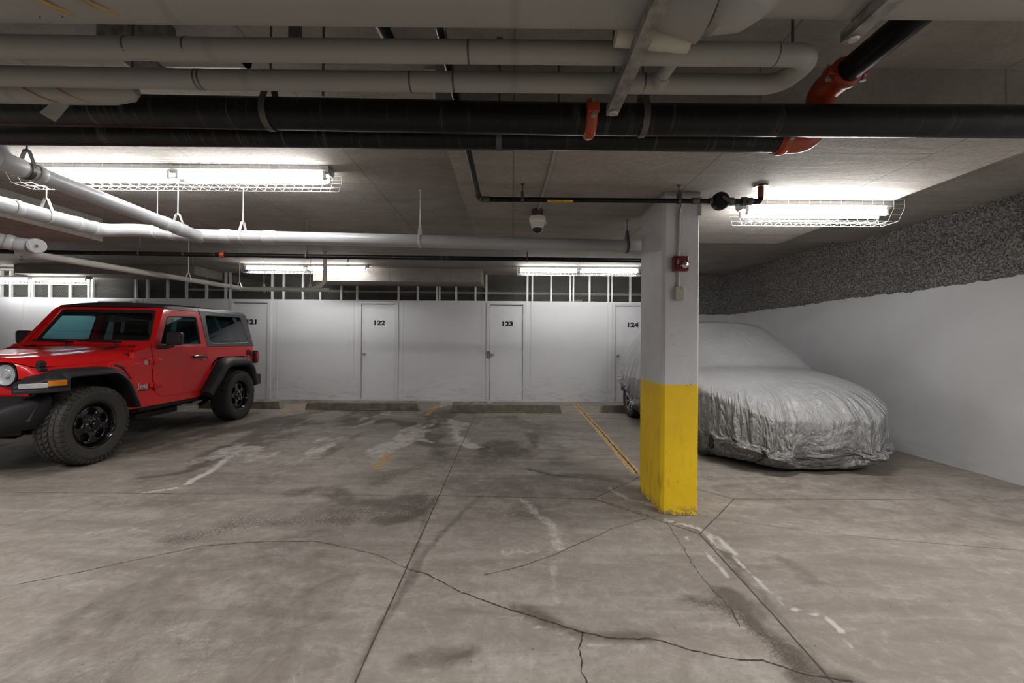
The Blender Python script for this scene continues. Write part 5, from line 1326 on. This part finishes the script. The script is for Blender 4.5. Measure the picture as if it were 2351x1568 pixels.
for it in range(IT):
    dt = .012; V_ *= .965; V_[..., 2] -= 3.5*dt; Q = P_+V_*dt
    for sub in range(3):
        for i0, i1 in ((e0, e1), (o0, o1)):
            c = solve(Q[i0], Q[i1], La[i0]); Q[i0] += c; Q[i1] -= c
        for s0 in (0, 1):
            a_ = Q[:, s0:-1:2]; b_ = Q[:, s0+1::2]; c = solve(a_, b_, Lr[:, s0::2]); Q[:, s0:-1:2] += c; Q[:, s0+1::2] -= c
        if sub == 0:
            R1 = np.roll(Q, -1, 0)
            c1 = solve(Q[:, :-1], R1[:, 1:], Ls1, .35); Q[:, :-1] += c1; Q[:, 1:] -= np.roll(c1, 1, 0)
            R1 = np.roll(Q, -1, 0)
            c2 = solve(Q[:, 1:], R1[:, :-1], Ls2, .35); Q[:, 1:] += c2; Q[:, :-1] -= np.roll(c2, 1, 0)
            R3 = np.roll(Q, -3, 0); d = R3-Q; ln = np.sqrt(np.sum(d*d, -1))+1e-9
            cc_ = np.where(ln < La2, (ln-La2)/ln*.5*.06, 0)[..., None]*d; Q += cc_; Q -= np.roll(cc_, 3, 0)
    if it % 2 == 0 or it > IT-6:
        Q, hit = push(Q, .014)
    Q[..., 2] = np.maximum(Q[..., 2], .012)
    Q[:, 0] = Q[:, 0].mean(0)
    # elastic hem: keep its height
    Q[:, -1, 2] = rest[:, -1, 2]+.012*np.sin(th*37)*np.sin(th*11+1); Q[:, -1, :2] += (rest[:, -1, :2]-Q[:, -1, :2])*.6
    Q[..., 2] = np.maximum(Q[..., 2], rest[..., 2]-.03-.13*np.exp(-((tt-.70)/.13)**2)[None])
    V_ = (Q-P_)/dt*np.where(hit, .55, 1.0)[..., None]; V_ = np.clip(V_, -1.2, 1.2); P_ = Q
# light smoothing
for _ in range(1): P_[:, 1:-1] = (P_[:, 1:-1]*4+P_[:, :-2]+P_[:, 2:]+np.roll(P_, 1, 0)[:, 1:-1]+np.roll(P_, -1, 0)[:, 1:-1])/8
cv = thing('covered_car', 'parked car under a wrinkled grey cover, between the pillar and the right wall', 'covered car', (3.05, 4.06, 0), rz=YAW)
L3 = P_.copy()
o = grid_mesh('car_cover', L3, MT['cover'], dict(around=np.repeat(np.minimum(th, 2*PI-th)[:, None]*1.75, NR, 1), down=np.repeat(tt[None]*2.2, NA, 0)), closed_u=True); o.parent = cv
ss = o.modifiers.new('smooth', 'SUBSURF'); ss.levels = 0; ss.render_levels = 1
# body under the cover, seen only below the hem
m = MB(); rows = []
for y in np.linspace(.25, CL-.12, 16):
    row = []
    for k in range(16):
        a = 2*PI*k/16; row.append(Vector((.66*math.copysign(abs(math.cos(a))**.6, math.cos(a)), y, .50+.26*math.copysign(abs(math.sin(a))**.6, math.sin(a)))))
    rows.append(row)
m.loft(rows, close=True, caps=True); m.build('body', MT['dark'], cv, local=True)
silver = simple('alloy_silver', (.50, .50, .51), .25, .8)
def small_wheel(s, y):
    w = bpy.data.objects.new('wheel', None); COL.objects.link(w); w.parent = cv; w.location = (s*.78, y, .31); w.rotation_euler = (0, 0, 0 if s > 0 else PI)
    m = MB(); h = .095; R = .31; rim = .205
    m.lathe([(rim, -h*.8), (rim+.03, -h), (R-.03, -h), (R-.006, -h*.85), (R, 0), (R-.006, h*.85), (R-.03, h), (rim+.03, h*1.02), (rim, h*.85), (rim-.005, 0), (rim, -h*.8)], (0, 0, 0), 'X', 64, caps=False); m.build('tyre', MT['rubber'], w, local=True)
    m = MB(); m.lathe([(rim, .075), (rim-.012, .080), (rim-.02, .055), (rim-.022, -.06)], (0, 0, 0), 'X', 48, caps=False); m.lathe([(.05, .03), (.05, .06), (.03, .066), (.002, .066)], (0, 0, 0), 'X', 24)
    for k in range(7):
        a = 2*PI*k/7
        for d_ in (-.07, .07):
            m.tube([(.055, .04*math.cos(a), .04*math.sin(a)), (.070, (rim-.015)*math.cos(a+d_*1.6), (rim-.015)*math.sin(a+d_*1.6))], .011, 6)
    rr = m.build('rim', silver, w, local=True)
    m = MB(); m.lathe([(rim-.02, -.02), (.002, -.02)], (0, 0, 0), 'X', 32, caps=False); m.build('brake_shadow', MT['dark'], rr, local=True)
for s in (-1, 1):
    for y in (.78, 3.23): small_wheel(s, y)
